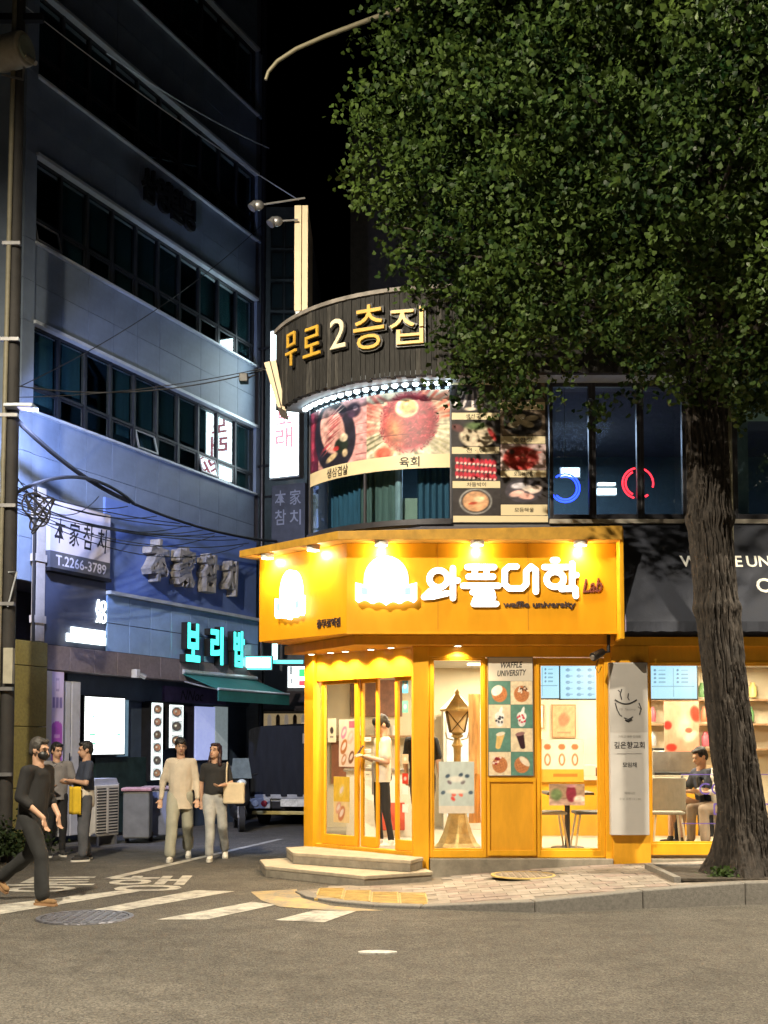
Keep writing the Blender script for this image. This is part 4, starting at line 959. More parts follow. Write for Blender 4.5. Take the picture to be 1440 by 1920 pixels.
# beige edge-on box sign on the roof, leaning slab and lamp arms at the drum's left
BEI = mat('beige_sheet', (.70, .57, .38), .55, var=.08, scale=3)
a, b_ = P(552, 585, 15.9), P(578, 388, 15.9)
t = thing('roof_sign', 'tall narrow beige box sign seen edge-on above the drum', 'sign', (a.x + .1, 15.9, a.z))
MB().box(a.x, a.x + .095, 15.85, 16.9, a.z, b_.z).obj('left_sheet', BEI, t, bevel=.004); MB().box(a.x + .105, b_.x, 15.85, 16.9, a.z, b_.z).obj('right_sheet', BEI, t, bevel=.004)
MB().box(a.x + .02, b_.x - .02, 15.87, 16.88, a.z - .05, a.z).obj('base_cap', LEDGE, t)
MB().tube([(a.x + .1, 16.3, 7.1), (a.x + .1, 16.3, a.z)], .03).obj('bracket', DARKM, t)
for px, py, ll in ((484, 385, 88), (519, 415, 40)):
    h_ = P(px, py, 15.8); e = P(px + ll, py - (14 if ll > 50 else 3), 15.8)
    t = thing('floodlight', 'unlit %s floodlight on an arm beside the beige roof sign' % ('upper' if ll > 50 else 'lower'), 'lamp', tuple(e))
    MB().tube([h_, e], .014, 8).obj('arm', GREYM, t); MB().ell(h_, (.085, .06, .07), 10, 8).obj('head', GREYM, t, smooth=60)
    MB().tube([h_ + Vector((-.03, 0, .03)), h_ + Vector((-.09, -.02, -.05))], [.05, .065], 10).obj('shade', GREYM, t, smooth=40)
q = [P(495, 680, 15.55), P(517, 674, 15.55), P(536, 770, 15.55), P(520, 762, 15.55)]
t = thing('leaning_fascia', 'beige folded sheet edge leaning at the left end of the dark fascia', 'panel', tuple(q[2]))
MB().slab(q[::-1], (0, 1, 0), .5).obj('sheet', BEI, t)
MB().tube([P(506, 677, 15.54), P(528, 766, 15.54)], .006).obj('fold', DARKM, t)

# ================================================================ SHOP FITTINGS
# waffle menu board on the middle panel
t = thing('menu_board', 'checkered menu board with eight waffle and drink photos on the yellow wall', 'menu board', (fx(957), YS - .01, fz(1455)))
X0, X1, Z0_, Z1_ = fx(915), fx(1000), fz(1455), fz(1232)
MB().box(X0, X1, YS - .03, YS - .001, Z0_, Z1_).obj('board', mat('board_edge', (.2, .18, .15), .5), t)
MB().box(X0 + .008, X1 - .008, YS - .033, YS - .03, fz(1277), Z1_ - .008).obj('header', mat('board_white', (.68, .62, .52), .5, var=.03), t)
for s, py in (('WAFFLE', 1247), ('UNIVERSITY', 1262)):
    text(s, .27 if s == 'WAFFLE' else .36, .075, frame((fx(960), YS - .036, fz(py)), (1, 0, .04), (0, 0, 1)), INK, t, 'header_lettering', bold=.012, shear=.3)
cw, chh = (X1 - X0 - .016) / 2, (fz(1277) - Z0_ - .008) / 4
def mcell(r_, c):
    teal, cream = (95, 140, 128), (232, 214, 182)
    cv = Cv(40, 40, teal if (r_ + c) % 2 == 0 else cream); k = (r_, c)
    if k in ((0, 0), (0, 1), (3, 0), (3, 1)):
        cv.ell(.5, .45, .36, .36, (196, 128, 82), 0, .06)
        for q in np.linspace(-.25, .25, 5): cv.ell(.5 + q, .45, .012, .3, (165, 100, 60), .3, .5).ell(.5, .45 + q, .3, .012, (165, 100, 60), .3, .5)
        if k == (0, 0): cv.ell(.38, .6, .3, .22, (245, 240, 230), .6, .15)
        if k == (0, 1):
            for _ in range(14): cv.ell(random.uniform(.35, .8), random.uniform(.5, .8), .07, .04, random.choice([(60, 35, 30), (240, 235, 225)]), random.uniform(0, 3), .4)
        if k == (3, 0):
            for _ in range(12): cv.ell(random.uniform(.2, .6), random.uniform(.45, .8), .07, .06, random.choice([(150, 30, 50), (235, 215, 205), (120, 20, 40)]), 0, .4)
        if k == (3, 1): cv.ell(.62, .6, .32, .14, (238, 222, 200), -.7, .15)
    elif r_ == 1:
        cv.ell(.5, .25, .18, .2, (225, 225, 225), 0, .1).ell(.5, .5, .24, .22, (240, 240, 238), 0, .15).ell(.55, .72, .08, .22, (245, 245, 242), -.3, .15)
        for _ in range(9): cv.ell(random.uniform(.3, .7), random.uniform(.25, .55), .07, .05, (40, 40, 55) if c == 0 else (200, 50, 75), random.uniform(0, 3), .4)
    else:
        body = (226, 190, 120) if c == 0 else (55, 28, 40)
        for q in np.linspace(0, 1, 9): cv.ell(.48 + (.06 if c else -.06) * (1 - 2 * q), .2 + .5 * q, .13 + .07 * q, .09, body, .0, .2)
        cv.ell(.48 + (-.06 if c else .06), .76, .24, .09, (235, 225, 205) if c == 0 else (150, 110, 110), .2, .2)
    return cv.grain(.12, 8)
for r_ in range(4):
    for c in range(2):
        mcell(r_, c).obj('menu_photo', flat_pos((X0 + .008 + c * cw, YS - .033, fz(1277) - (r_ + 1) * chh), (cw - .003, 0, 0), (0, 0, chh - .003)), print_mat('poster_print'), t)
# church sign on the pillar
t = thing('pillar_sign', 'tall white vertical sign with a cup drawing on the yellow pillar', 'sign', (fx(1180), YS - .12, fz(1566)))
YP = YS - .17
X0, X1 = P(1144, 1400, YP).x, P(1216, 1400, YP).x; pz = lambda py: P(1180, py, YP).z
MB().box(X0, X1, YP, YS - .072, pz(1566), pz(1242)).obj('panel', mat('sign_offwhite', (.48, .465, .45), .5, var=.04, scale=2), t, bevel=.006)
MB().box(X0 + .004, X1 - .004, YP - .002, YP - .0005, pz(1373), pz(1245)).obj('upper_tint', mat('sign_tint', (.38, .365, .35), .5, var=.03), t)
xm = (X0 + X1) / 2
for s, py, w, h in (('기독교 대한 감리회', 1381, .27, .035), ('깊은향교회', 1397, .37, .085), ('모임채', 1434, .17, .06), ('예배시간', 1487, .13, .03), ('주일 오전 11 : 00', 1498, .26, .028)):
    text(s, w, h, frame((xm, YP - .004, pz(py)), (1, 0, 0), (0, 0, 1)), INK if h > .05 else mat('grey_ink', (.25, .24, .23), .6, var=0), t, 'lettering', bold=.012 if h > .05 else 0)
MB().box(xm - .15, xm + .15, YP - .005, YP - .002, pz(1413.5), pz(1412.5)).obj('rule', MATS['grey_ink'], t)
def stroke(pts, r=.006): MB().tube([P(a, b_, YP - .004) for a, b_ in pts], r, 6).obj('drawn_line', INK, t)
stroke([(1153 + 41 * u, 1312 + 8 * math.sin(math.pi * u)) for u in np.linspace(0, 1, 12)], .008)
stroke([(1154, 1318), (1157, 1330), (1162, 1340), (1166, 1343)]); stroke([(1170, 1346), (1178, 1349), (1187, 1344)]); stroke([(1172, 1350), (1178, 1352.5), (1185, 1349)], .011)
stroke([(1166, 1292), (1163, 1302), (1166, 1312)]); stroke([(1159, 1294), (1164, 1298)], .004); stroke([(1178, 1300), (1177, 1308), (1180, 1313)]); stroke([(1198, 1318), (1202, 1328), (1199, 1340)]); stroke([(1196, 1325), (1203, 1330)], .004)
a = P(1176, 1330, YP - .004); text('Mi Tesoro', .2, .03, frame(a, (1, 0, 0), (0, 0, 1)), MATS['grey_ink'], t, 'script_lettering', shear=.3)
# cctv on the sign end
t = thing('security_camera', 'small black security camera on a bracket under the sign end', 'camera', tuple(P(1142, 1190, 14.2)))
a, b_, c = P(1141, 1186, 14.25), P(1141, 1222, 14.25), P(1128, 1224, 14.2)
MB().tube([a, b_, c], .022, 8).obj('bracket', BLACK, t); MB().tube([P(1130, 1222, 14.2), P(1112, 1232, 14.1)], [.045, .055], 12).obj('body', BLACK, t, smooth=40); MB().tube([P(1113, 1232, 14.1), P(1110, 1234, 14.08)], .03, 10).obj('lens', GREYM, t)
MB().tube([P(1122, 1236, 14.2), P(1116, 1252, 14.2), P(1122, 1262, 14.2), P(1128, 1250, 14.2)], .005, 5).obj('cable', BLACK, t)
# interior ceiling lamps
LAMPG = glow('ceiling_panel_glow', (1., .86, .62), 5.)
for i, (x, y) in enumerate(((.2, 16.4), (1.6, 16.2), (3.2, 16.2), (4.8, 16.2), (1.6, 18.2), (3.6, 18.2), (5.6, 18.2))):
    d = MB().box(x - .3, x + .3, y - .1, y + .1, 2.875, 2.9).obj('ceiling_lamp', LAMPG, CBD)
    light('AREA', 'ceiling_lamp_light', (x, y, 2.86), 92, (1., .85, .62), d, .6, aim=(x, y, 0))
# yellow counter
CT = thing('counter', 'yellow service counter with cream top inside the shop', 'counter', (3.6, 17.6, FL))
MB().box(1.9, 5.2, 17.4, 18.1, FL, 1.12).obj('front', YELLOW2, CT); MB().box(1.86, 5.24, 17.34, 18.14, 1.12, 1.17).obj('top', mat('cream_top', (.7, .62, .48), .3, var=.05), CT)
WH2 = mat('appliance_white', (.7, .66, .58), .35, var=.05); STEEL = mat('steel', (.45, .44, .42), .3, .9, var=.1)
def small(name, label, cat, parts, loc):
    t = thing(name, label, cat, loc)
    for nm, m, b in parts: b.obj(nm, m, t, True, bevel=.006)
    return t
small('pos_terminal', 'white register screen on the counter left end', 'register', [('base', WH2, MB().box(-.12, .12, -.1, .1, 0, .05)), ('stand', WH2, MB().box(-.03, .03, .0, .04, .05, .2)), ('screen', WH2, MB().slab([(-.2, -.06, .18), (.2, -.06, .18), (.2, .04, .5), (-.2, .04, .5)], (0, .95, -.3), .03))], (2.72, 17.7, 1.17))
small('waffle_machine', 'dark waffle iron on the counter behind the smoothie poster', 'machine', [('body', DARKM, MB().box(-.25, .2, -.2, .2, 0, .16)), ('lid', STEEL, MB().slab([(-.22, -.18, .17), (.18, -.18, .17), (.18, .15, .3), (-.22, .15, .3)], (0, -.4, .9), .05))], (2.15, 17.7, 1.17))
small('coffee_grinder', 'grey and black coffee machine on the counter', 'machine', [('body', STEEL, MB().box(-.35, .35, -.2, .2, .02, .38)), ('top_tray', BLACK, MB().box(-.33, .33, -.18, .18, .38, .42)), ('drip_tray', BLACK, MB().box(-.35, .35, -.3, -.2, .02, .06))], (4.35, 17.7, 1.17))
small('tray_stack', 'dark trays and cups on the counter seen through the right window', 'tray', [('tray', BLACK, MB().box(-.3, .3, -.18, .18, 0, .05)), ('cups', WH2, MB().lathe([(.05, .05), (.065, .2)], (.1, 0, 0), 14).lathe([(.05, .05), (.065, .17)], (-.12, .02, 0), 14))], (3.62, 17.6, 1.17))
SH = thing('wall_shelf', 'wooden wall shelf with jars behind the counter', 'shelf', (5.0, 19.1, 1.6))
for z in (1.55, 1.95, 2.35): MB().box(3.9, 6.4, 19.0, 19.29, z, z + .03).obj('board', mat('wood', (.35, .2, .1), .6, var=.2), SH)
JC = [mat('jar_%d' % i, c, .3, var=.1) for i, c in enumerate([(.6, .2, .1), (.15, .3, .12), (.7, .55, .2), (.5, .5, .5), (.55, .12, .16)])]
for k in range(18):
    z = (1.58, 1.98, 2.38)[k % 3]; x = 4.0 + (k // 3) * .4 + random.uniform(-.05, .05)
    o = MB().lathe([(.06, 0), (.065, .03), (.065, .16), (.04, .2), (.04, .24)], (x, 19.14, z + .032), 14).obj('jar', JC[k % 5], smooth=40)
    tag(o, '%s jar from the left on the %s board of the wooden wall shelf' % ('first second third fourth fifth sixth'.split()[k // 3], ('lower', 'middle', 'upper')[k % 3]), 'jar', 'jars on the wall shelf')
# menu screens
def screen(label, x0, x1, y0, y1, Y, kind):
    a, b_ = P(x0, y1, Y), P(x1, y0, Y); t = thing('menu_screen', label, 'screen', ((a.x + b_.x) / 2, Y, a.z))
    MB().box(a.x - .02, b_.x + .02, Y + .003, Y + .06, a.z - .02, b_.z + .02).obj('bezel', BLACK, t)
    cv = Cv(70, 44, (170, 225, 250))
    if kind == 0:
        for r_ in range(5):
            for c in range(3): cv.ell(.2 + c * .29, .12 + r_ * .18, .07, .055, (90, 150, 190), 0, .3).rect(.2 + c * .29, .1 + r_ * .18, .33 + c * .29, .14 + r_ * .18, (120, 175, 205), .7)
    else:
        cv.rect(.05, .36, .95, .39, (90, 150, 180)).rect(.5, .06, .51, .92, (110, 165, 190))
        for r_ in range(4):
            for c in range(2): cv.ell(.12 + c * .48, .5 + r_ * .12, .03, .04, (70, 120, 160), 0, .4).rect(.2 + c * .48, .48 + r_ * .12, .34 + c * .48, .52 + r_ * .12, (100, 155, 185), .8)
        for r_ in range(4): cv.rect(.1, .07 + r_ * .07, .42, .09 + r_ * .07, (110, 165, 195)).rect(.56, .07 + r_ * .07, .9, .09 + r_ * .07, (110, 165, 195))
    cv.obj('display', flat_pos((a.x, Y, a.z), (b_.x - a.x, 0, 0), (0, 0, b_.z - a.z)), print_mat('screen_print', 1.25), t)
    MB().tube([((a.x + b_.x) / 2, Y + .05, b_.z), ((a.x + b_.x) / 2, Y + .05, 2.9)], .015).obj('hanger', DARKM, t)
screen('left half menu screen glowing pale blue above the counter', 985, 1048, 1246, 1309, 17.0, 1)
screen('pale blue menu screen with rows of waffles above the counter', 1051, 1121, 1246, 1310, 17.0, 0)
screen('pale blue menu screen seen through the right hand window', 1218, 1306, 1248, 1310, 17.0, 1)
# posters
def poster(name, label, x0, x1, y0, y1, Y, cv, parent=None, backing=True):
    a, b_ = P(x0, y1, Y), P(x1, y0, Y); t = thing(name, label, 'poster', ((a.x + b_.x) / 2, Y, a.z))
    cv.obj('print', flat_pos((a.x, Y, a.z), (b_.x - a.x, 0, 0), (0, 0, b_.z - a.z)), print_mat('poster_print'), t)
    MB().box(a.x, b_.x, Y + .001, Y + .006, a.z, b_.z).obj('sheet', WHITE, t); return t
cv = Cv(44, 60, (240, 165, 135)); cv.ell(.9, .75, .16, .2, (225, 60, 40), .6, .3).ell(.1, .52, .14, .1, (225, 50, 40), 0, .3).ell(.2, .08, .18, .09, (228, 60, 45), 0, .3).ell(.55, .5, .3, .3, (246, 205, 178), 0, .6).ell(.75, .3, .25, .13, (250, 222, 200), .3, .5).ell(.7, .42, .12, .06, (232, 95, 70), 0, .3).grain(.1)
poster('pink_poster', 'pink and red strawberry poster hanging behind the right window', 1246, 1310, 1315, 1409, 16.6, cv)
cv = Cv(44, 60, (196, 208, 205)); cv.rect(0, 0, 1, .14, (225, 215, 200))
for x, y, c in ((.25, .72, (70, 90, 110)), (.62, .74, (60, 80, 100)), (.8, .72, (70, 90, 110)), (.3, .6, (120, 110, 120)), (.68, .6, (130, 125, 130)), (.12, .4, (80, 100, 120)), (.9, .4, (80, 100, 120)), (.42, .36, (230, 105, 90)), (.62, .36, (232, 115, 95)), (.4, .28, (225, 80, 70))): cv.ell(x, y, .08, .045, c, random.uniform(-.5, .5), .4)
cv.ell(.5, .66, .28, .08, (230, 228, 220), 0, .5).ell(.5, .42, .35, .06, (240, 235, 225), 0, .5).grain(.06)
poster('ice_cream_poster', 'pale blue ice cream poster on the left window glass', 823, 889, 1428, 1525, YS - .0 + .018, cv)
cv = Cv(60, 40, (245, 232, 200)); cv.rect(0, 0, 1, .3, (236, 178, 62))
for x in (.17, .5, .8): cv.ell(x, .82, .09, .08, (205, 125, 75), 0, .2).ell(x, .52, .085, .16, (190, 125, 70), 0, .2).ell(x, .52, .045, .11, (248, 235, 205), 0, .2)
cv.rect(.3, .11, .85, .2, (190, 110, 40), .7).grain(.05)
poster('ice_cream_cone_poster', 'cream poster with three ice cream cones on the right window', 1013, 1094, 1386, 1466, YS + .018, cv)
cv = Cv(44, 30, (150, 120, 95)); cv.rect(0, 0, 1, .3, (185, 150, 130)).ell(.62, .55, .16, .45, (120, 35, 50), 0, .2).ell(.62, .9, .17, .08, (175, 120, 125), 0, .3).ell(.2, .5, .2, .35, (95, 110, 70), 0, .4).ell(.85, .3, .2, .2, (225, 195, 175), 0, .4).grain(.35, 6)
poster('drink_photo', 'small photo of a berry drink low on the right window', 1030, 1096, 1470, 1510, YS + .016, cv)
def cposter(label, x0, x1, y0, y1, cv, off=.054):
    t0, z1 = C(x0, y0); t1, z0 = C(x1, y1); a, b_ = cpt(t0, off, z0), cpt(t1, off, z0)
    t = thing('door_poster', label, 'poster', tuple((a + b_) / 2)); cv.obj('print', flat_pos(a, b_ - a, (0, 0, z1 - z0)), print_mat('poster_print'), t)
    n = Vector((-DC.y, DC.x, 0)) * .002; MB().slab([a + n, b_ + n, b_ + n + Vector((0, 0, z1 - z0)), a + n + Vector((0, 0, z1 - z0))], n.normalized(), .003).obj('sheet', WHITE, t)
def waffles(cv, spots):
    for x, y, r_, c in spots: cv.ell(x, y, r_, r_ * .62, c, .5, .15).ell(x, y + .01, r_ * .7, r_ * .3, (240, 215, 205), .5, .3)
    return cv.grain(.08)
cposter('small notice with a black figure on the door glass', 609, 624, 1347, 1392, Cv(20, 40, (240, 225, 195)).ell(.5, .5, .25, .16, (60, 55, 55), 0, .3).rect(.3, .2, .7, .26, (150, 140, 130)).grain(.05))
cposter('pink waffle poster on the left door leaf', 630, 661, 1349, 1438, waffles(Cv(30, 70, (244, 214, 196)).rect(.6, .82, .95, .96, (225, 110, 130)), ((.3, .72, .2, (215, 140, 170)), (.7, .62, .22, (235, 190, 170)), (.3, .42, .24, (190, 120, 70)), (.75, .2, .2, (130, 80, 50)), (.3, .15, .18, (200, 140, 100)))))
cposter('yellow and pink waffle poster low on the left door leaf', 620, 650, 1456, 1544, waffles(Cv(30, 70, (240, 205, 150)).rect(0, .45, 1, 1, (236, 190, 70)), ((.5, .2, .25, (205, 130, 90)), (.3, .32, .2, (232, 170, 140)), (.5, .7, .22, (240, 205, 110)))))
for k, (y0, y1, c) in enumerate(((1382, 1390, (245, 235, 215)), (1404, 1411, (250, 240, 225)), (1414, 1421, (245, 235, 215)), (1434, 1440, (240, 225, 200)), (1446, 1457, (235, 220, 190)))):
    cposter('small pale sticker number %s down on the middle door stile' % ('one', 'two', 'three', 'four', 'five')[k], 675, 687, y0, y1, Cv(8, 6, c).rect(.2, .4, .8, .6, (150, 140, 120)), .08)
for k, (y0, y1, c, lb) in enumerate(((1268, 1299, (80, 165, 215), 'blue sticker at the top of the side light'), (1314, 1336, (110, 185, 170), 'round teal sticker on the side light'), (1414, 1432, (225, 190, 150), 'tan face sticker on the side light'), (1450, 1470, (200, 60, 40), 'red sticker on the side light'), (1473, 1490, (240, 235, 225), 'upper white sticker on the side light'), (1508, 1524, (240, 235, 225), 'lower white sticker on the side light'))):
    cposter(lb, 749, 760, y0, y1, Cv(10, 14, c).ell(.5, .5, .3, .25, (240, 240, 235), 0, .4, .7), .05)
# decorative lamp post
GOLDP = mat('gilt_paint', (.48, .37, .16), .45, .3, var=.25, scale=9, bump=.2, bscale=30)
lp = P(858, 1590, 15.25); LPz = FL + .002
t = thing('decorative_lamp_post', 'ornamental gilt street lamp model standing inside the left window', 'lamp post', (lp.x, 15.25, LPz))
MB().lathe([(.30, 0), (.30, .03), (.25, .08), (.19, .2), (.14, .36), (.12, .44), (.13, .46), (.11, .5), (.055, .54)], (0, 0, 0), 8).obj('base', GOLDP, t, True)
b = MB().lathe([(.052, .5), (.045, 1.2), (.05, 1.3), (.075, 1.33), (.05, 1.37), (.04, 1.42), (.085, 1.45), (.06, 1.48), (.1, 1.5)], (0, 0, 0), 14); b.obj('post', GOLDP, t, True, smooth=40)
b = MB()
for k in range(4):
    a = math.pi / 4 + k * math.pi / 2; c, s_ = math.cos(a), math.sin(a); b.tube([(c * .125, s_ * .125, 1.5), (c * .2, s_ * .2, 1.78)], .012, 6)
    a2 = a + math.pi / 2; c2, s2 = math.cos(a2), math.sin(a2)
    b.tube([(c * .125, s_ * .125, 1.5), (c2 * .2, s2 * .2, 1.78)], .006, 5).tube([(c2 * .125, s2 * .125, 1.5), (c * .2, s_ * .2, 1.78)], .006, 5)
b.obj('lantern_frame', mat('lantern_dark', (.12, .08, .03), .5, .5, var=.1), t, True)
MB().lathe([(.118, 1.5), (.19, 1.78)], (0, 0, 0), 4).obj('lantern_glass', mat('lantern_glass', (.6, .47, .28), .2, var=.05), t, True).rotation_euler = (0, 0, R(45))
MB().lathe([(.22, 1.775), (.225, 1.80), (.20, 1.82), (.12, 1.90), (.05, 1.97), (.03, 2.0), (.035, 2.02), (.012, 2.06)], (0, 0, 0), 8).obj('roof', GOLDP, t, True)
b = MB()
for sx in (-1, 1): b.tube([(sx * .05, 0, 1.40), (sx * .13, 0, 1.42), (sx * .15, 0, 1.5)], .008, 6)
b.obj('scroll', GOLDP, t, True)
# striped drape by the left window edge
b = MB(); p = P(893, 1400, YS + .14)
o = Cv(20, 80, (240, 190, 130)).grain(.3, 7).obj('hanging_poster', flat_pos((fx(880), YS + .14, fz(1545)), (fx(903) - fx(880), .05, 0), (0, 0, fz(1300) - fz(1545))), print_mat('poster_print'))
tag(o, 'narrow orange waffle strip poster inside the left window edge', 'poster')
# furniture
CHG = mat('chair_grey', (.30, .27, .22), .7, var=.1); CHL = mat('chair_leg', (.7, .62, .48), .4, .3, var=.05)
def chair(label, x, y, rz, back_h=.5, m=CHG):
    t = thing('cafe_chair', label, 'chair', (x, y, FL), rz, 'cafe chairs in the shop')
    MB().box(-.21, .21, -.21, .21, .44, .48).obj('seat', m, t, True, bevel=.015)
    MB().slab([(-.21, .19, .50), (.21, .19, .50), (.21, .25, .92), (-.21, .25, .92)], (0, 1, -.14), .03).obj('backrest', m, t, True, bevel=.01)
    for sx in (-1, 1):
        for sy in (-1, 1): MB().tube([(sx * .16, sy * .15, .44), (sx * .21, sy * .22, 0)], .014, 8).obj('leg', CHL, t, True)
def table(label, x, y, w, d):
    t = thing('cafe_table', label, 'table', (x, y, FL))
    MB().box(-w / 2, w / 2, -d / 2, d / 2, .7, .735).obj('table_top', mat('table_dark', (.09, .07, .055), .4, var=.2), t, True, bevel=.006)
    MB().tube([(0, 0, .03), (0, 0, .7)], .035, 10).obj('pedestal', DARKM, t, True); MB().lathe([(.22, 0), (.21, .02), (.05, .035)], (0, 0, 0), 18).obj('foot', DARKM, t, True)
table('dark table behind the right hand window by the cone poster', P(1066, 1540, 15.2).x, 15.3, .6, .6)
chair('chair at the left of the window table', P(1030, 1540, 15.3).x, 15.35, R(90)); chair('chair at the right of the window table', P(1108, 1540, 15.3).x, 15.4, R(-90), m=mat('chair_dark', (.06, .06, .065), .5))
chair('grey backed chair with a pale leg behind the right window', P(1250, 1540, 15.35).x, 15.35, R(175))
chair('dark stool chair under the seated customer', P(1318, 1540, 15.9).x, 15.9, R(75), m=MATS['chair_dark']); chair('second dark chair beside the seated pair', P(1352, 1540, 15.7).x, 15.7, R(60), m=MATS['chair_dark'])
table('small dark table before the seated customer', P(1272, 1540, 16.1).x, 16.2, .5, .5)
# glass lettering on right window
for s, x0, x1, y0, y1 in (('COFFEE', 1311, 1420, 1468, 1490), ('DESSERT', 1338, 1450, 1506, 1528)):
    a, b_ = P(x0, y1, YS + .02), P(x1, y0, YS + .02); text(s, b_.x - a.x, b_.z - a.z, frame(((a.x + b_.x) / 2, YS + .02, (a.z + b_.z) / 2), (1, 0, 0), (0, 0, 1)), mat('violet_vinyl', (.12, .08, .35), .5, var=0), CBD, 'window_lettering', bold=.0)
for py in (1452, 1544): MB().box(fx(1277), fx(1440), YS + .019, YS + .021, fz(py + 1), fz(py - .6)).obj('window_line', MATS['violet_vinyl'], CBD)
# small cabinet + shelf seen through the doors
small('display_cabinet', 'low pale cabinet behind the door glass', 'cabinet', [('body', WH2, MB().box(-.5, .5, -.25, .25, 0, .95)), ('worktop', STEEL, MB().box(-.54, .54, -.28, .28, .95, .99)), ('red_box', mat('red_box', (.45, .06, .03), .5), MB().box(.0, .35, -.29, -.25, .1, .5))], (-.05, 17.4, FL))
small('hanging_shelf', 'wooden shelf of cups on the back wall behind the doors', 'shelf', [('board', MATS['wood'], MB().box(-.7, .7, -.15, .12, 0, .04)), ('cups', WH2, MB().lathe([(.05, .04), (.06, .22)], (-.4, 0, 0), 12).lathe([(.05, .04), (.06, .2)], (-.2, 0, 0), 12).lathe([(.05, .04), (.06, .24)], (.1, 0, 0), 12).lathe([(.05, .04), (.06, .2)], (.35, 0, 0), 12)), ('frame_picture', mat('brown_picture', (.22, .10, .06), .5, var=.3), MB().box(-.35, .5, .1, .13, .35, .95))], (-.2, 19.14, 1.75))

small('display_fridge', 'tall drinks fridge with coloured bottles against the back wall', 'fridge', [('cabinet', WH2, MB().box(-.38, .38, .02, .6, 0, 1.9)), ('glass_door', mat('fridge_glow', (.4, .45, .45), .2, var=.2, emit=.5, ecol=(.85, .95, 1.)), MB().box(-.33, .33, .0, .02, .2, 1.75))] + [('bottles', JC[k], MB().box(-.28 + .13 * k, -.20 + .13 * k, -.03, -.002, .3, .52)) for k in range(5)] + [('bottles', JC[(k + 2) % 5], MB().box(-.28 + .13 * k, -.20 + .13 * k, -.03, -.002, .8, 1.02)) for k in range(5)], (1.32, 18.6, FL))
for k, (x, y, z, w, h, c, lb) in enumerate(((1.72, 19.28, 1.75, .5, .7, (214, 170, 120), 'tan waffle picture on the back wall by the fridge'), (2.35, 19.28, 1.9, .55, .4, (236, 226, 205), 'white notice sheet on the back wall above the counter'), (2.95, 19.28, 1.75, .4, .55, (225, 150, 110), 'orange picture on the back wall above the register'), (-.62, 19.28, 1.0, .5, .7, (150, 95, 70), 'brown poster on the back wall behind the left door'))):
    t = thing('wall_picture', lb, 'picture', (x, y, z)); MB().box(x - w / 2, x + w / 2, y - .02, y, z, z + h).obj('frame', MATS['wood'], t)
    cv = Cv(24, 24, c).ell(.5, .55, .3, .25, tuple(int(q * .75) for q in c), .3, .3).rect(.2, .1, .8, .16, (120, 90, 70), .6).grain(.15); cv.obj('print', flat_pos((x - w / 2 + .02, y - .022, z + .02), (w - .04, 0, 0), (0, 0, h - .04)), print_mat('poster_print'), t)
for k, (x, z, c) in enumerate(((2.45, 1.17, (.5, .32, .15)), (3.05, 1.17, (.62, .55, .45)), (3.25, 1.17, (.45, .12, .1)), (4.85, 1.17, (.5, .35, .2)))):
    o = MB().box(x - .09, x + .09, 17.45, 17.62, z, z + .13 + .04 * (k % 2)).obj('takeaway_box', mat('carton_%d' % k, c, .7, var=.1), bevel=.006); tag(o, ('brown carton', 'pale carton', 'red carton', 'tan carton')[k] + ' standing on the shop counter', 'carton', 'cartons on the counter')

# ================================================================ ALLEY: far buildings, signs, truck, clutter
FARW = mat('far_wall', (.10, .11, .14), .8, var=.15)
fb = thing('rear_building', 'dark building with a grid window behind the alley', 'building', (-2.2, 28, 0))
fa, fbx = P(470, 900, 28).x, P(576, 900, 28).x; zt = P(520, 388, 28).z
MB().box(fa - 3, fbx, 28, 34, 0, zt).obj('wall', FARW, fb)
for r_ in range(4):
    for c in range(2):
        x0, x1 = P(508 + c * 26, 500, 27.98).x, P(532 + c * 26, 500, 27.98).x; z1 = P(520, 415 + r_ * 58, 27.98).z; z0 = P(520, 465 + r_ * 58, 27.98).z
        w = MB().box(x0, x1, 27.95, 28.0, z0, z1).obj('window', WFR, fb); MB().box(x0 + .04, x1 - .04, 27.94, 27.95, z0 + .05, z1 - .05).obj('pane', mat('far_pane', (.03, .045, .06), .1, var=.1), w)
MB().box(P(657, 400, 33).x, P(900, 400, 33).x, 33, 40, 0, P(700, 255, 33).z).obj('wall', mat('brown_wall', (.10, .075, .06), .85, var=.2), thing('brown_block', 'dim brown block rising behind the round drum', 'building', (1.0, 33, 0)))
MB().box(P(490, 1000, 30).x - 2, P(740, 1000, 30).x, 30, 31, 0, 6.5).obj('wall', FARW, thing('alley_end_wall', 'dark wall closing the far end of the alley', 'wall', (-1, 30, 0)))
# tall white lightbox sign projecting from the right end of the office block
NV = Vector((DV.y, -DV.x))
def wing(s_, px, py):                     # (distance out from the facade, z) on a sign standing square to the facade at s_
    B = A0 + DV * s_; return on_wall(px, py, B, NV)
def wing_sign(name, label, s_, x0, x1, y0, y1, th=.2):
    B = A0 + DV * s_; o0, zb_ = wing(s_, x0, y1); o1, zt = wing(s_, x1, y0); zb_ = wing(s_, (x0 + x1) / 2, y1)[1]; zt = wing(s_, (x0 + x1) / 2, y0)[1]
    t = thing(name, label, 'sign', (B.x, B.y, zb_), math.atan2(NV.y, NV.x)); return t, o0, o1, zt - zb_, s_, zb_
t, o0, o1, h, s_, zb_ = wing_sign('vertical_light_box', 'tall glowing white sign with pink letters at the office block end', S1 - .22, 507, 560, 618, 893)
SGN = glow('sign_face_glow', (.80, 1., 1.), 8.); SGN2 = glow('alley_sign_glow', (.86, 1., 1.), 3.2)
MB().box(o0 - .03, o1 + .03, .0, .2, -.04, h + .04).obj('case', GREYM, t, True)
for y_ in (-.012, .201): MB().box(o0, o1, y_, y_ + .011, 0, h).obj('lit_face', SGN, t, True)
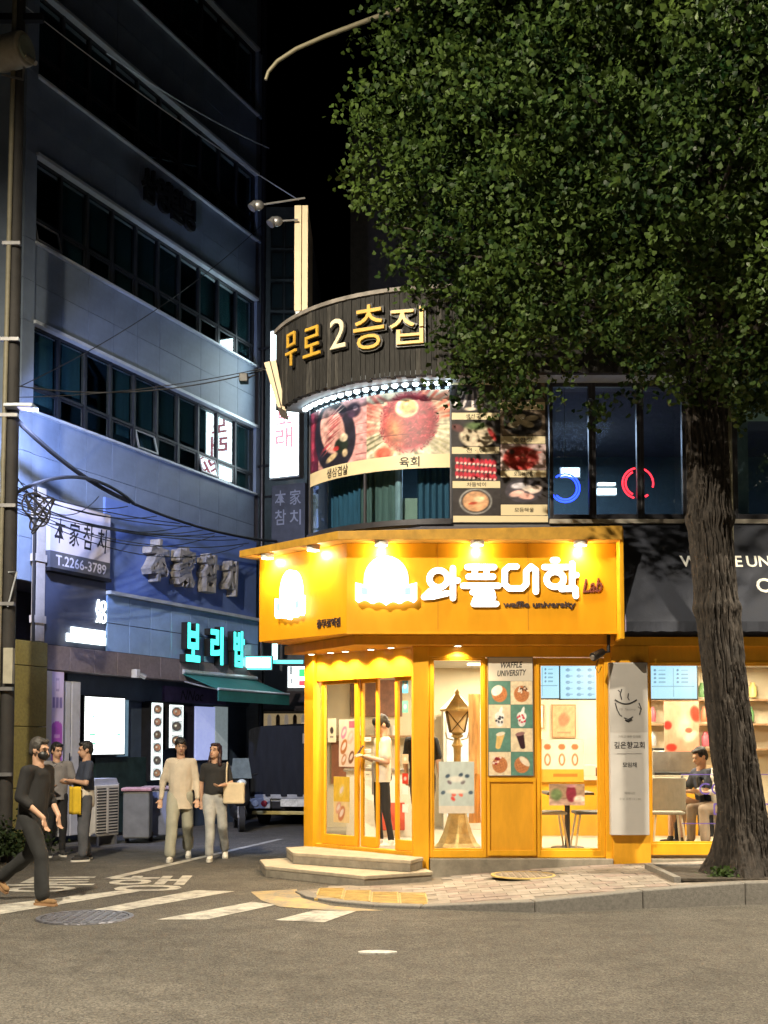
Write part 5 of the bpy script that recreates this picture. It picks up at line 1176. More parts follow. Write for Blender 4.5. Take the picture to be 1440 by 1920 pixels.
PK = mat('pink_letter', (.8, .2, .25), .5, var=0, emit=1.0, ecol=(1, .35, .42)); om = (o0 + o1) / 2
for ch, py, hh, w in (('노', 782, .32, .40), ('래', 821, .46, .44)):
    text(ch, w, hh, frame((om, -.016, wing(s_, 534, py)[1] - zb_), (1, 0, 0), (0, 0, 1)), PK, t, 'letter', bold=.02, local=True)
for ch, dx in (('주', -.075), ('점', .075)): text(ch, .12, .12, frame((om + dx, -.016, wing(s_, 534, 856)[1] - zb_), (1, 0, 0), (0, 0, 1)), mat('sage_ink', (.4, .55, .35), .5, var=0, emit=.8, ecol=(.5, .65, .4)), t, 'letter', local=True)
for z_ in (.3, h - .3): MB().tube([(-.02, .1, z_), (o0, .1, z_)], .03).obj('bracket', DARKM, t, True)
t, o0, o1, h, s_, zb_ = wing_sign('dark_sign', 'unlit dark sign with grey characters below the tall glowing sign', S1 - .12, 509, 572, 908, 1040)
MB().box(o0, o1, 0, .2, 0, h).obj('case', mat('dark_sign_face', (.04, .045, .06), .4, var=.2), t, True)
for ch, px, py in (('本', 526, 934), ('家', 554, 932), ('참', 526, 970), ('치', 554, 970)):
    o_, z_ = wing(s_, px, py); text(ch, .27, .33, frame((o_, -.006, z_ - zb_), (1, 0, 0), (0, 0, 1)), mat('dull_letter', (.2, .22, .27), .5, var=.1), t, 'character', bold=.01, local=True)
MB().tube([(-.02, .1, h - .2), (o0, .1, h - .2)], .03).obj('bracket', DARKM, t, True)
# small glowing signs low in the alley
def litsign(label, x0, x1, y0, y1, Y, m, name='small_light_box'):
    a, b_ = P(x0, y1, Y), P(x1, y0, Y); t = thing(name, label, 'sign', ((a.x + b_.x) / 2, Y, a.z))
    MB().box(a.x, b_.x, Y + .01, Y + .16, a.z, b_.z).obj('case', DARKM, t); MB().box(a.x + .02, b_.x - .02, Y, Y + .009, a.z + .02, b_.z - .02).obj('lit_face', m, t); return t, a, b_
TURQ = glow('turquoise_glow', (.10, .85, .72), 1.6)
t, a, b_ = litsign('white light box with turquoise rim past the awning', 457, 511, 1229, 1257, 24.6, TURQ)
MB().box(a.x + .05, a.x + (b_.x - a.x) * .58, 24.57, 24.6, a.z + .06, b_.z - .05).obj('lit_panel', SGN2, t); MB().box(a.x + (b_.x - a.x) * .63, b_.x - .05, 24.57, 24.6, a.z + .06, b_.z - .05).obj('lit_panel', SGN2, t)
t, a, b_ = litsign('turquoise L shaped glowing sign above the truck', 509, 570, 1236, 1246, 25.0, TURQ)
a2, b2 = P(510, 1237, 25.0), P(520, 1207, 25.0); MB().box(a2.x, b2.x, 25.0, 25.1, a2.z, b2.z).obj('upright', glow('turquoise_pale', (.5, .95, .9), 2.2), t)
t, a, b_ = litsign('white cube sign with green and red squares above the truck', 538, 585, 1248, 1291, 24.2, SGN2)
for (u0, u1, v0, v1, m) in ((.48, .82, .52, .85, glow('sign_green', (.02, .45, .12), 1.3)), (.48, .85, .12, .34, glow('sign_red', (.75, .04, .06), 1.3)), (.12, .2, .6, .95, INK), (.14, .2, .2, .45, INK)):
    MB().box(a.x + (b_.x - a.x) * u0, a.x + (b_.x - a.x) * u1, 24.19, 24.199, a.z + (b_.z - a.z) * v0, a.z + (b_.z - a.z) * v1).obj('coloured_patch', m, t)
# stall behind the truck
t = thing('alley_stall', 'dim stall with dark canopy and lit shelf behind the truck', 'stall', (-2, 28.4, 0))
a, b_ = P(495, 1335, 27.9), P(600, 1298, 27.9)
MB().slab([(a.x, 27.0, a.z), (b_.x, 27.0, a.z), (b_.x, 27.9, b_.z), (a.x, 27.9, b_.z)], (0, -.4, .9), .03).obj('canopy', mat('stall_canvas', (.05, .04, .05), .8, var=.3), t)
MB().box(a.x, b_.x, 27.86, 27.93, P(500, 1420, 27.9).z, P(500, 1338, 27.9).z).obj('lit_back', mat('stall_lit', (.4, .3, .18), .7, var=.5, scale=6, emit=.25, ecol=(1., .75, .4)), t)
for k in range(6):
    x = a.x + .15 + k * .2; MB().lathe([(.05, 0), (.05, .22), (.02, .28)], (x, 27.7, P(500, 1362, 27.8).z), 10).obj('bottle', mat('stall_bottle_%d' % (k % 2), ((.6, .5, .4), (.3, .2, .12))[k % 2], .3, var=.1, emit=.3 if k % 2 == 0 else 0), t)
MB().box(a.x, b_.x, 27.5, 27.86, 0, P(500, 1362, 27.8).z).obj('counter', mat('stall_counter', (.08, .07, .07), .7), t)
# truck
TY = 23.6; tx0 = P(466, 1400, TY).x
TR = thing('cargo_truck', 'small cargo truck seen from behind under a dark blue tarpaulin', 'truck', (tx0 + .85, TY, 0), R(-8))
TARP = mat('tarpaulin', (.017, .019, .025), .9, spec=.12, var=.15, scale=3, bump=.25, bscale=9, stretch=(3, 3, .6))
n_ = 40; b = MB(); vs_ = []
prof = []                                     # tarp cross-section (rounded top), swept along y with sag and folds
for u in np.linspace(0, 1, 41):
    if u < .3: prof.append((-.85, .62 + 1.3 * u / .3))
    elif u < .7: q = (u - .3) / .4 * math.pi; prof.append((-.85 * math.cos(q), 1.92 + .12 * math.sin(q)))
    else: prof.append((.85, 1.92 - 1.3 * (u - .7) / .3))
for i in range(25):
    y_ = 2.9 * i / 24
    for j, (x, z) in enumerate(prof):
        f = .03 * mnoise.noise(Vector((x * 2.5, y_ * 3.5, z * .8))); vs_.append((x + f, y_, z + f * .6 - .03 * math.sin(y_ * 4)))
m_ = len(prof); b.add(vs_, [(i * m_ + j, (i + 1) * m_ + j, (i + 1) * m_ + j + 1, i * m_ + j + 1) for i in range(24) for j in range(m_ - 1)])
bk = []                                       # hanging rear flap with vertical folds
for i in range(15):
    for j in range(45):
        x = -.86 + 1.72 * j / 44; z = .60 + 1.42 * i / 14; zt = 1.92 + .12 * math.sqrt(max(0, 1 - (x / .86) ** 2)); z = min(z, zt)
        bk.append((x * (1 + .0 * i), -.02 - .035 * math.sin(j * .75 + .3 * i) * (1 - i / 15) - .03 * mnoise.noise(Vector((x * 3, z * 1.2, 5))), z))
b.add(bk, [(i * 45 + j, i * 45 + j + 1, (i + 1) * 45 + j + 1, (i + 1) * 45 + j) for i in range(14) for j in range(44)])
b.obj('tarpaulin', TARP, TR, True, smooth=60)
MB().box(-.84, .84, .03, 2.88, .5, .75).obj('bed', mat('truck_white', (.28, .29, .31), .5, var=.15), TR, True)
MB().box(-.86, .86, -.03, .03, .56, .64).obj('tailgate_lip', MATS['truck_white'], TR, True)
MB().box(-.8, .8, .04, 4.4, .36, .5).obj('chassis', DARKM, TR, True)
for sx in (-1, 1):
    l_ = MB().box(sx * .62 - .21, sx * .62 + .21, -.05, .02, .36, .56).obj('lamp_panel', MATS['truck_white'], TR, True, bevel=.01)
    for k, m in ((-.09, mat('clear_lens', (.5, .5, .48), .2, var=.1)), (.09, mat('red_lens', (.25, .02, .03), .2, var=.1))):
        o = MB().lathe([(.065, 0), (.06, .02), (.001, .03)], (0, 0, 0), 16).obj('lens', m, l_, True); o.location = (sx * .62 + k, -.05, .46); o.rotation_euler = (R(90), 0, 0)
MB().box(-.2, .3, -.04, .0, .4, .55).obj('number_plate', mat('plate', (.55, .55, .5), .4, var=.25, scale=14), TR, True, bevel=.005)
MB().box(-.78, .78, -.06, .02, .24, .31).obj('bumper', mat('yellow_stripe', (.45, .36, .12), .5, var=.2), TR, True, bevel=.01)
MB().slab([(.25, -.045, 1.66), (.5, -.045, 1.66), (.5, -.045, 1.86), (.25, -.045, 1.86)], (0, -1, 0), .004).obj('paper_tag', mat('paper_tag', (.30, .26, .2), .8, var=.1), TR, True)
RUB = mat('rubber', (.02, .02, .02), .8, var=.2)
for sx in (-1, 1):
    for y_ in (.75, 3.7):
        w = MB().tube([(sx * .72 - .09, y_, .30), (sx * .72 + .09, y_, .30)], .30, 24).obj('wheel', RUB, TR, True, smooth=40, bevel=.02)
        MB().tube([(sx * .72 + sx * .085, y_, .3), (sx * .72 + sx * .1, y_, .3)], .17, 18).obj('rim', GREYM, w, True, smooth=40)
cb = MB(); cb.prism([(-.82, 3.05), (.82, 3.05), (.82, 4.5), (-.82, 4.5)], .45, [1.95, 1.95, 1.15, 1.15]); cb.obj('cab', MATS['truck_white'], TR, True, bevel=.05)
# parked scooter by the truck
SCO = thing('parked_scooter', 'dark parked scooter with pale windscreen between the woman and truck', 'scooter', tuple(G(448, 1556)), R(12))
for y_ in (-.5, .62):
    w = MB().tube([(-.05, y_, .24), (.05, y_, .24)], .24, 20).obj('wheel', RUB, SCO, True, smooth=40); MB().tube([(-.055, y_, .24), (.055, y_, .24)], .12, 14).obj('rim', GREYM, w, True)
MB().caps((0, -.42, .62), (0, -.3, .98), .17, .15, ((0, 1, 0), .6)).obj('front_shield', BLACK, SCO, True, smooth=60)
MB().caps((0, -.25, .32), (0, .3, .34), .14, .16).caps((0, .3, .45), (0, .8, .62), .17, .14).obj('body', BLACK, SCO, True, smooth=60)
MB().caps((0, .2, .74), (0, .75, .8), .13, .12, ((0, 0, 1), .5)).obj('seat', RUB, SCO, True, smooth=60)
MB().box(-.2, .2, .55, .95, .86, 1.22).obj('delivery_box', mat('box_dark', (.05, .06, .07), .5, var=.1), SCO, True, bevel=.03)
MB().tube([(-.33, -.22, 1.08), (-.1, -.32, 1.03), (.1, -.32, 1.03), (.33, -.22, 1.08)], .018, 8).obj('handlebar', DARKM, SCO, True)
MB().slab([(-.2, -.44, 1.0), (.2, -.44, 1.0), (.15, -.3, 1.38), (-.15, -.3, 1.38)], (0, .93, -.35), .008).obj('windscreen', mat('screen_pale', (.12, .15, .15), .15, var=.2), SCO, True)
MB().ell((0, -.55, .92), (.09, .05, .07), 12, 8).obj('headlamp', mat('lamp_glass', (.6, .65, .62), .1, var=.05), SCO, True, smooth=60)
MB().tube([(-.05, -.42, .75), (-.055, -.5, .26)], .02).tube([(.05, -.42, .75), (.055, -.5, .26)], .02).obj('fork', GREYM, SCO, True)
# air-conditioner outdoor unit
p = G(207, 1586); rz = LB.rotation_euler.z
AC = thing('air_conditioner', 'beige outdoor air conditioner unit against the dark shop front', 'air conditioner', (p.x - .1, p.y + .1, 0), rz)
ACM = mat('ac_beige', (.50, .46, .38), .55, var=.1)
MB().box(-.28, .34, .0, .34, .15, .98).obj('casing', ACM, AC, True, bevel=.015)
MB().box(-.24, .30, -.002, .01, .2, .93).obj('grille_recess', BLACK, AC, True)
for k in range(15): MB().box(-.24, .30, -.02, -.003, .215 + k * .048, .235 + k * .048).obj('slat', ACM, AC, True)
MB().box(.0, .04, -.024, -.003, .2, .93).obj('grille_bar', ACM, AC, True)
for x in (-.2, .26): MB().box(x - .03, x + .03, .0, .34, 0, .15).obj('foot', GREYM, AC, True)
b = MB().box(-.3, .36, .02, .3, .981, 1.0)
for k in range(4): b.box(-.28 + .01 * k, .34 - .012 * k, .03, .29, 1.001 + .022 * k, 1.02 + .022 * k)
o = b.obj('cardboard_stack', mat('paper_stack', (.42, .44, .52), .8, var=.1), AC, True)
# wheeled bins
BINM = [mat('bin_grey', (.13, .13, .12), .6, var=.15, scale=5), mat('bin_blue_grey', (.16, .18, .26), .55, var=.15, scale=5)]
for k, (px, py, m, lb) in enumerate(((252, 1582, 0, 'grey wheeled bin beside the air conditioner'), (288, 1576, 1, 'blue grey wheeled bin left of the walking couple'))):
    p = G(px, py); t = thing('wheeled_bin', lb, 'bin', (p.x, p.y + .25, 0), rz - R(60), 'wheeled bins by the wall')
    MB().prism([(-.22, -.24), (.22, -.24), (.22, .24), (-.22, .24)], .08, .86).obj('body', BINM[m], t, True, bevel=.03)
    MB().box(-.25, .25, -.27, .27, .865, .92).obj('lid', mat('pink_lid', (.38, .2, .22), .6, var=.25) if k == 0 else mat('dusty_lid', (.28, .2, .22), .6, var=.25), t, True, bevel=.015)
    for sx in (-1, 1): MB().tube([(sx * .2 - .03, .2, .08), (sx * .2 + .03, .2, .08)], .08, 14).obj('wheel', RUB, t, True, smooth=40)
    MB().tube([(-.2, .27, .82), (-.2, .32, .84), (.2, .32, .84), (.2, .27, .82)], .014).obj('handle', RUB, t, True)
# utility pole with transformer and LED luminaire
PY = 16.6; pb = G(14, 1395 + 1.65 / PY * FPX)
PO = thing('utility_pole', 'dark utility pole with cables and transformer at the left edge', 'pole', (pb.x, PY, 0))
MB().tube([(0, 0, 0), (0, 0, 13.2)], [.105, .085], 16).obj('shaft', mat('pole_dark', (.03, .028, .027), .75, var=.25, scale=5, bump=.15), PO, True, smooth=40)
b = MB(); b.tube([(-.10, -.12, .0), (-.09, -.12, 4), (-.06, -.12, 8), (-.03, -.12, 12.9)], .035, 10).obj('pale_conduit', mat('conduit_olive', (.20, .185, .13), .6, var=.15), PO, True, smooth=40)
for z in (1.2, 2.4, 3.6, 5, 6.3, 7.4, 8.8): MB().box(-.14, .12, -.16, -.09, z, z + .05).obj('clamp', GREYM, PO, True)
zc = P(25, 115, PY).z; TRM = mat('transformer_beige', (.34, .31, .24), .6, var=.2, scale=5)
MB().tube([(-.25, -.15, zc), (.2, -.32, zc)], .24, 20).obj('transformer', TRM, PO, True, smooth=40, bevel=.02)
MB().tube([(.19, -.315, zc), (.23, -.33, zc)], .17, 20).obj('transformer_cap', mat('cap_green', (.22, .25, .2), .5, var=.15), PO, True, smooth=40)
MB().tube([(.2, -.32, zc - .12), (.36, -.35, zc - .24)], [.05, .035], 10).obj('bushing', TRM, PO, True, smooth=40)
MB().tube([(-.2, -.1, zc - .26), (.15, -.25, zc - .42), (.16, -.25, zc - .2)], .018).obj('bracket', GREYM, PO, True)
MB().box(-.9, .35, -.05, .05, zc + .6, zc + .7).obj('cross_arm', DARKM, PO, True); MB().tube([(-.6, 0, zc + .62), (0, -.05, zc + .1)], .02).obj('brace', DARKM, PO, True)
zl = P(20, 771, PY).z
MB().tube([(0, -.08, zl + .06), (.1, -.12, zl + .06)], .025).obj('lamp_arm', GREYM, PO, True)
lm = MB().slab([(-.05, -.26, zl), (.36, -.26, zl), (.38, .0, zl), (-.05, .0, zl)], (0, 0, 1), .05).obj('lamp_head', LEDGE, PO, True, bevel=.01)
MB().slab([(.14, -.22, zl - .006), (.33, -.22, zl - .006), (.34, -.04, zl - .006), (.14, -.04, zl - .006)], (0, 0, 1), .005).obj('lamp_glass', glow('violet_led', (.62, .6, 1.), 1.5), lm, True)
light('SPOT', 'lamp_light', (pb.x + .32, PY - .12, zl - .03), 2500, (.44, .55, 1.), lm, .08, aim=(pb.x + 1.7, PY + 2.4, zl - .5), spot=R(128), blend=.3)
PB = P(18, 1230, PY); MB().box(.0, .13, -.2, -.1, PB.z - .4, PB.z + .1).obj('junction_box', mat('box_pale', (.4, .38, .3), .6), PO, True)
MB().tube([(.02, -.1, P(5, 1075, PY).z), (.15, -.14, P(5, 1075, PY).z), (.03, -.14, P(5, 1140, PY).z)], .012).obj('wire_loop', LEDGE, PO, True)
# cables
CAB = mat('cable_black', (.012, .012, .014), .6, var=.1)
def cable(label, a, b_, sag, r=.012, n=24, m=CAB):
    a, b_ = Vector(a), Vector(b_); pts = []
    for i in range(n + 1): q = i / n; p = a.lerp(b_, q); p.z -= 4 * sag * q * (1 - q); pts.append(p)
    o = MB().tube(pts, r, 6).obj('cable', m, smooth=60); return tag(o, label, 'cable', 'overhead cables')
def wallp(px, py, off=.3):
    s_, z_ = L(px, py); p = A0 + DV * s_; return Vector((p.x + DV.y * off, p.y - DV.x * off, z_))
cable('thick black cable sweeping from the pole over the white sign board', P(28, 925, PY), wallp(210, 950, .5), -.35, .028)
cable('thick black cable running on along the blue wall', wallp(205, 948, .5), wallp(480, 1018, .5), .12, .028)
cable('upper black cable from the pole to the building corner', P(14, 770, PY), wallp(200, 945, .5), .15, .04)
for k in range(7): cable('thin tangled cable number %s in the bundle over the white sign' % ('one two three four five six seven'.split()[k]), P(20, 915 + 7 * k, PY), wallp(300 + 22 * k, 985 + 6 * k, .45), random.uniform(.05, .3), .009)
cable('long thin wire rising from the pole to the round drum', P(12, 720, PY), P(540, 680, 15.9), .25, .009)
cable('second thin wire from the pole to the drum', P(12, 745, PY), P(495, 690, 15.9), .1, .006)
cable('pale wire crossing high in front of the office windows', P(45, 10, 17.5), P(560, 375, 20), .1, .010, m=LEDGE)
cable('pale wire dropping to the alley lamp arms', P(200, 100, 18), P(505, 278, 24), .1, .012, m=LEDGE)
cable('dark wire crossing the lower window band', P(15, 735, PY), wallp(475, 415, .4), .3, .008)
for k in range(6): cable('sagging thin wire number %s between the pole and the blue wall' % ('one two three four five six'.split()[k]), P(22, 880 + 14 * k, PY), wallp(150 + 55 * k, 935 + 18 * k, .4), random.uniform(.15, .5), .008)
# coil of cable at the pole head
b = MB()
for k in range(6): b.tube([P(62 + 3 * k, 945 + 4 * k, PY) + Vector((.16 * math.cos(a + k), .02 * k, (.16 + .02 * k) * math.sin(a))) for a in np.linspace(0, 6.0, 20)], .012, 6)
o = b.obj('cable_coil', CAB); tag(o, 'tangled coil of black cable hanging beside the pole', 'cable coil')
# camera on the wire
p = P(459, 711, 15.9); t = thing('hanging_camera', 'small dark camera hanging on the wire left of the drum', 'camera', tuple(p))
MB().box(-.07, .05, -.1, .05, -.06, .06).obj('body', BLACK, t, True, bevel=.01); MB().tube([(.05, 0, .02), (.14, 0, .06)], .012).obj('bracket', BLACK, t, True)

# ================================================================ TREE
def leaf_mat(name, c0, c1):
    m = bpy.data.materials.new(name); m.use_nodes = True; n = m.node_tree.nodes; l = m.node_tree.links; b = n['Principled BSDF']
    a = n.new('ShaderNodeAttribute'); a.attribute_name = 'Rnd'
    r = n.new('ShaderNodeValToRGB'); r.color_ramp.elements[0].color = (*c0, 1); r.color_ramp.elements[1].color = (*c1, 1); l.new(a.outputs['Fac'], r.inputs[0])
    l.new(r.outputs[0], b.inputs['Base Color']); b.inputs['Roughness'].default_value = .55; b.inputs['Specular IOR Level'].default_value = .22
    tr = n.new('ShaderNodeBsdfTranslucent'); l.new(r.outputs[0], tr.inputs[0]); mx = n.new('ShaderNodeMixShader'); mx.inputs[0].default_value = .25
    l.new(b.outputs[0], mx.inputs[1]); l.new(tr.outputs[0], mx.inputs[2]); l.new(mx.outputs[0], n['Material Output'].inputs[0]); return m
def leaves(name, cen, size, m, parent, inv=None, droop=.5, tone=None, **k):
    """one mesh of fan-shaped leaves at the given points"""
    N = len(cen); base = np.array([(0, 0, 0), (-.52, .60, .06), (-.27, .97, .0), (0, .86, -.05), (.27, .97, .0), (.52, .60, .06)])
    rv = RNG.normal(size=(N, 3)); nrm = rv / np.linalg.norm(rv, axis=1)[:, None]; nrm[:, 2] = np.abs(nrm[:, 2]) * .8 + .15; nrm /= np.linalg.norm(nrm, axis=1)[:, None]
    d = RNG.normal(size=(N, 3)); d[:, 2] -= droop; yv = d - nrm * (d * nrm).sum(1)[:, None]; yv /= np.linalg.norm(yv, axis=1)[:, None]; xv = np.cross(yv, nrm)
    sz = size * RNG.uniform(.75, 1.25, N)
    co = cen[:, None, :] + sz[:, None, None] * (base[None, :, 0:1] * xv[:, None, :] + base[None, :, 1:2] * yv[:, None, :] + base[None, :, 2:3] * nrm[:, None, :])
    co = co.reshape(-1, 3)
    if inv is not None: mm = np.array(inv); co = co @ mm[:3, :3].T + mm[:3, 3]
    me = bpy.data.meshes.new(name); me.vertices.add(N * 6); me.vertices.foreach_set('co', co.ravel())
    f = (np.arange(N)[:, None, None] * 6 + np.array([[0, 3, 2, 1], [0, 5, 4, 3]])[None]).reshape(-1)
    me.loops.add(N * 8); me.loops.foreach_set('vertex_index', f.astype(np.int32)); me.polygons.add(N * 2)
    me.polygons.foreach_set('loop_start', np.arange(0, N * 8, 4, dtype=np.int32)); me.update(calc_edges=True)
    at = me.attributes.new('Rnd', 'FLOAT', 'POINT'); at.data.foreach_set('value', np.repeat(np.clip(RNG.normal(.5, .17, N) + (tone if tone is not None else 0), 0, 1), 6).astype(np.float32))
    return link(name, me, m, parent, kind='stuff', **k)
tb = G(1402, 1640, .23); TY0 = 12.95
TREE = thing('street_tree', 'big ginkgo street tree with leaning dark trunk before the cafe', 'tree', (P(1402, 1640, TY0).x, TY0, .23))
tp = [P(px, py, TY0) for px, py in ((1404, 1655), (1398, 1600), (1388, 1500), (1362, 1300), (1345, 1140), (1333, 1000), (1325, 800), (1322, 600), (1325, 350))]
tr_ = [.37, .275, .235, .222, .218, .212, .205, .18, .13]
def along(pts, rs, k):
    out = []; n = len(pts) - 1
    for i in range(k + 1):
        f = i / k * n; j = min(int(f), n - 1); q = f - j; out.append((pts[j].lerp(pts[j + 1], q), rs[j] + (rs[j + 1] - rs[j]) * q))
    return out
b = MB(); K, NS = 330, 150; vs_ = []
for c, r in along(tp, tr_, K):
    for j in range(NS):
        a = 2 * math.pi * j / NS; wob = mnoise.noise(Vector((c.z * .9, 3, 1))) * .35 + mnoise.noise(Vector((c.z * 3.5, math.cos(a) * 2, math.sin(a) * 2))) * .10
        ca, sa_ = math.cos(a + wob), math.sin(a + wob)
        fur = 1 - min(1, abs(mnoise.noise(Vector((ca * 6.5, sa_ * 6.5, c.z * 1.5)))) * 4.5)                 # long deep furrows
        fur2 = 1 - min(1, abs(mnoise.noise(Vector((ca * 11 + 4, sa_ * 11, c.z * 3.2 + 7)))) * 4.)           # short cross cracks
        lump = mnoise.noise(Vector((ca * 2, sa_ * 2, c.z * .8 + 3))) * .02 + mnoise.noise(Vector((ca * 18, sa_ * 18, c.z * 9))) * .006
        fl = max(0, .75 - (c.z - .2)) ** 1.5 * .30 * (.45 + .55 * math.cos(a * 4 + 1.2)); rr = r + .022 + lump - .036 * fur - .020 * fur2 + fl
        for (bz, bs) in ((3.15, .028), (4.15, .035)): rr += bs * math.exp(-((c.z - bz) / .08) ** 2)
        vs_.append((c.x + rr * math.cos(a), c.y + rr * math.sin(a), c.z))
b.add(vs_, [(i * NS + j, i * NS + (j + 1) % NS, (i + 1) * NS + (j + 1) % NS, (i + 1) * NS + j) for i in range(K) for j in range(NS)])
BARK = mat('ginkgo_bark', (.034, .027, .022), .92, var=.5, scale=22, bump=.6, bscale=60, stretch=(1, 1, .4))
b.obj('trunk', BARK, TREE, smooth=40)
cc = np.array([3.85, 12.9, 9.4]); rad = np.array([4.0, 2.9, 4.5])
def crown_in(p):
    d = np.abs((p - cc) / rad) ** 2.5; w = .16 * mnoise.noise(Vector(p) * .55) + .12 * mnoise.noise(Vector(p) * 1.3); return d.sum() < 1 + w * 2.2
cl = []
while len(cl) < 5400:
    u = RNG.normal(size=3); u /= np.linalg.norm(u); p = cc + rad * u * (RNG.random() ** .36) * 1.12
    if not crown_in(p) or p[2] > 12.6: continue
    if p[1] > 13.75 and p[2] < 7.8: continue
    if p[2] < 5.36 + .25 * mnoise.noise(Vector(p) * 1.5) + max(0, (p[1] - 12.4)) * .18: continue
    if mnoise.noise(Vector(p) * 1.1 + Vector((9, 0, 0))) < -.22: continue
    cl.append(p)
cl = np.array(cl)
pts = []; tone = []
for p in cl:
    n = int(RNG.integers(26, 58)); ax = RNG.normal(size=3); ax[2] -= .3; ax /= np.linalg.norm(ax); Lh = RNG.uniform(.12, .34)
    tq = RNG.uniform(-1, 1, n)[:, None]; pts.append(p + ax * tq * Lh + RNG.normal(size=(n, 3)) * .07); tone.append(np.full(n, .34 * mnoise.noise(Vector(p) * .9) + RNG.normal(0, .2)))  # per-clump tone puts light and dark clusters into the leaf colour
pts = np.concatenate(pts); tone = np.concatenate(tone); kp_ = ~((pts[:, 1] > 13.98) & (pts[:, 2] < 7.5)); pts = pts[kp_]; tone = tone[kp_]
LEAF = leaf_mat('ginkgo_leaf', (.006, .022, .005), (.056, .092, .016))
leaves('crown', pts, .062, LEAF, TREE, TM[TREE].inverted(), tone=tone)
b = MB(); top = [p for p, r in along(tp, tr_, 30) if p.z > 5.2]
for i in range(70):
    e = Vector(cl[int(RNG.integers(len(cl)))]); s_ = min(top, key=lambda q: abs(q.z - (e.z - .8)) + random.random()); mid = s_.lerp(e, .5) + Vector((0, 0, .3 + random.uniform(-.1, .2)))
    b.tube([s_, s_.lerp(mid, .6), mid, mid.lerp(e, .55), e], [.06, .045, .03, .02, .008], 6)
b.obj('limbs', BARK, TREE, smooth=60, kind='stuff')
w0 = Vector((P(1365, 1632, 12.7).x, 12.62, hz(3.7) + .015))
leaves('weed_leaves', np.array([(w0.x + random.gauss(0, .13), w0.y + random.gauss(0, .05), w0.z + abs(random.gauss(0, .05))) for _ in range(160)]), .045, LEAF, thing('weed_tuft', 'small green weed tuft at the foot of the trunk', 'weeds', tuple(w0)), Matrix.Translation(-w0), 0)
p0 = G(14, 1618); SHR = thing('shrub', 'dark low shrub by the olive pillar at the left edge', 'shrub', (p0.x, p0.y, 0))
leaves('foliage', np.array([(random.gauss(0, .26), random.gauss(0, .2), .12 + abs(random.gauss(.14, .14))) for _ in range(1500)]), .05, leaf_mat('shrub_leaf', (.012, .025, .01), (.04, .06, .02)), SHR, None, 0)
MB().tube([(0, 0, 0), (.02, 0, .3)], .02).obj('stem', BARK, SHR, True)
# ================================================================ STREET LAMPS
LAMPW = (1., .87, .66)
SLM = mat('lamp_pole_grey', (.24, .22, .15), .5, .3, var=.1)
t = thing('curved_lamp_post', 'pale curved lamp arm reaching left out of the tree crown', 'lamp post', (P(1372, 1500, 13.55).x, 13.55, .22))
x_ = P(1372, 1500, 13.55).x
arm = [P(px, py, 13.4) for px, py in ((1180, -60), (950, -50), (800, 0), (690, 38), (610, 68), (555, 92), (520, 115), (503, 135), (498, 150))]
MB().tube([(x_, 13.55, .2), (x_, 13.55, 7.6), (x_ - .25, 13.5, 9.2)] + arm[:1], [.08, .07, .06, .05], 12).obj('pole', SLM, t, smooth=50)
MB().tube(arm, [.045, .04, .034, .03, .027, .025, .024, .022, .02], 10).obj('arm', SLM, t, smooth=50)
def street_lamp(label, base, head, power, aim, spot):
    t = thing('street_lamp', label, 'street lamp', base, 0, 'street lamps over the road')
    h = Vector(head)
    MB().tube([base, (base[0], base[1], head[2] - .5), (base[0] + (head[0] - base[0]) * .3, base[1] + (head[1] - base[1]) * .3, head[2] + .05), (head[0], head[1], head[2] + .08)], [.09, .06, .05, .04], 12).obj('pole', SLM, t, smooth=50)
    MB().box(h.x - .3, h.x + .3, h.y - .14, h.y + .14, h.z, h.z + .1).obj('head', GREYM, t, bevel=.03)
    MB().box(h.x - .22, h.x + .22, h.y - .1, h.y + .1, h.z - .008, h.z - .001).obj('lamp_glass', glow('street_lamp_glass', LAMPW, 12), t)
    light('SPOT', 'lamp_light', h - Vector((0, 0, .03)), power, LAMPW, t, .15, aim=aim, spot=spot, blend=.55)
street_lamp('street lamp at the kerb right of the tree, outside the view', (9.6, 12.3, .25), (8.8, 9.6, 9.2), 15000, (5.0, 11.6, 2.5), R(160))
street_lamp('street lamp on the near pavement behind the viewpoint', (-6.5, 1.5, 0), (-4.6, 5.0, 11.0), 19000, (-2.0, 9.8, 0), R(140))

# ================================================================ PEOPLE
TS = bpy.data.scenes.new('workbench')          # empty side scene so that remeshing does not re-evaluate the street
def remesh(b, voxel, it, name, folds=0., fscale=9., cut=None):
    me = b.mesh('tmp'); o = bpy.data.objects.new('tmp', me); TS.collection.objects.link(o)
    m = o.modifiers.new('r', 'REMESH'); m.mode = 'VOXEL'; m.voxel_size = voxel
    s_ = o.modifiers.new('s', 'SMOOTH'); s_.factor = .5; s_.iterations = it
    TS.view_layers[0].update(); dg = TS.view_layers[0].depsgraph; ev = o.evaluated_get(dg); nm = bpy.data.meshes.new_from_object(ev)
    TS.collection.objects.unlink(o); TRASH.extend((o, me)); nm.name = name
    if folds:
        for v in nm.vertices:
            c = v.co; q = mnoise.noise(Vector((c.x * fscale, c.y * fscale, c.z * fscale * .45))) + .5 * mnoise.noise(Vector((c.x * fscale * 2.3 + 5, c.y * fscale * 2, c.z * fscale)))
            v.co = c + v.normal * q * folds
    if cut is not None:
        for v in nm.vertices:
            if v.co.z < cut: v.co.z = cut + .25 * folds * math.sin(v.co.x * 40)
    nm.shade_smooth(); nm.set_sharp_from_angle(angle=R(60)); nm.materials.clear(); return nm
SKIN = mat('skin', (.50, .30, .20), .5, var=.06, scale=12); LIP = mat('lips', (.36, .13, .11), .5, var=0)
HAIRB = mat('hair_black', (.012, .010, .009), .5, var=.3, scale=60, bump=.4, bscale=120)
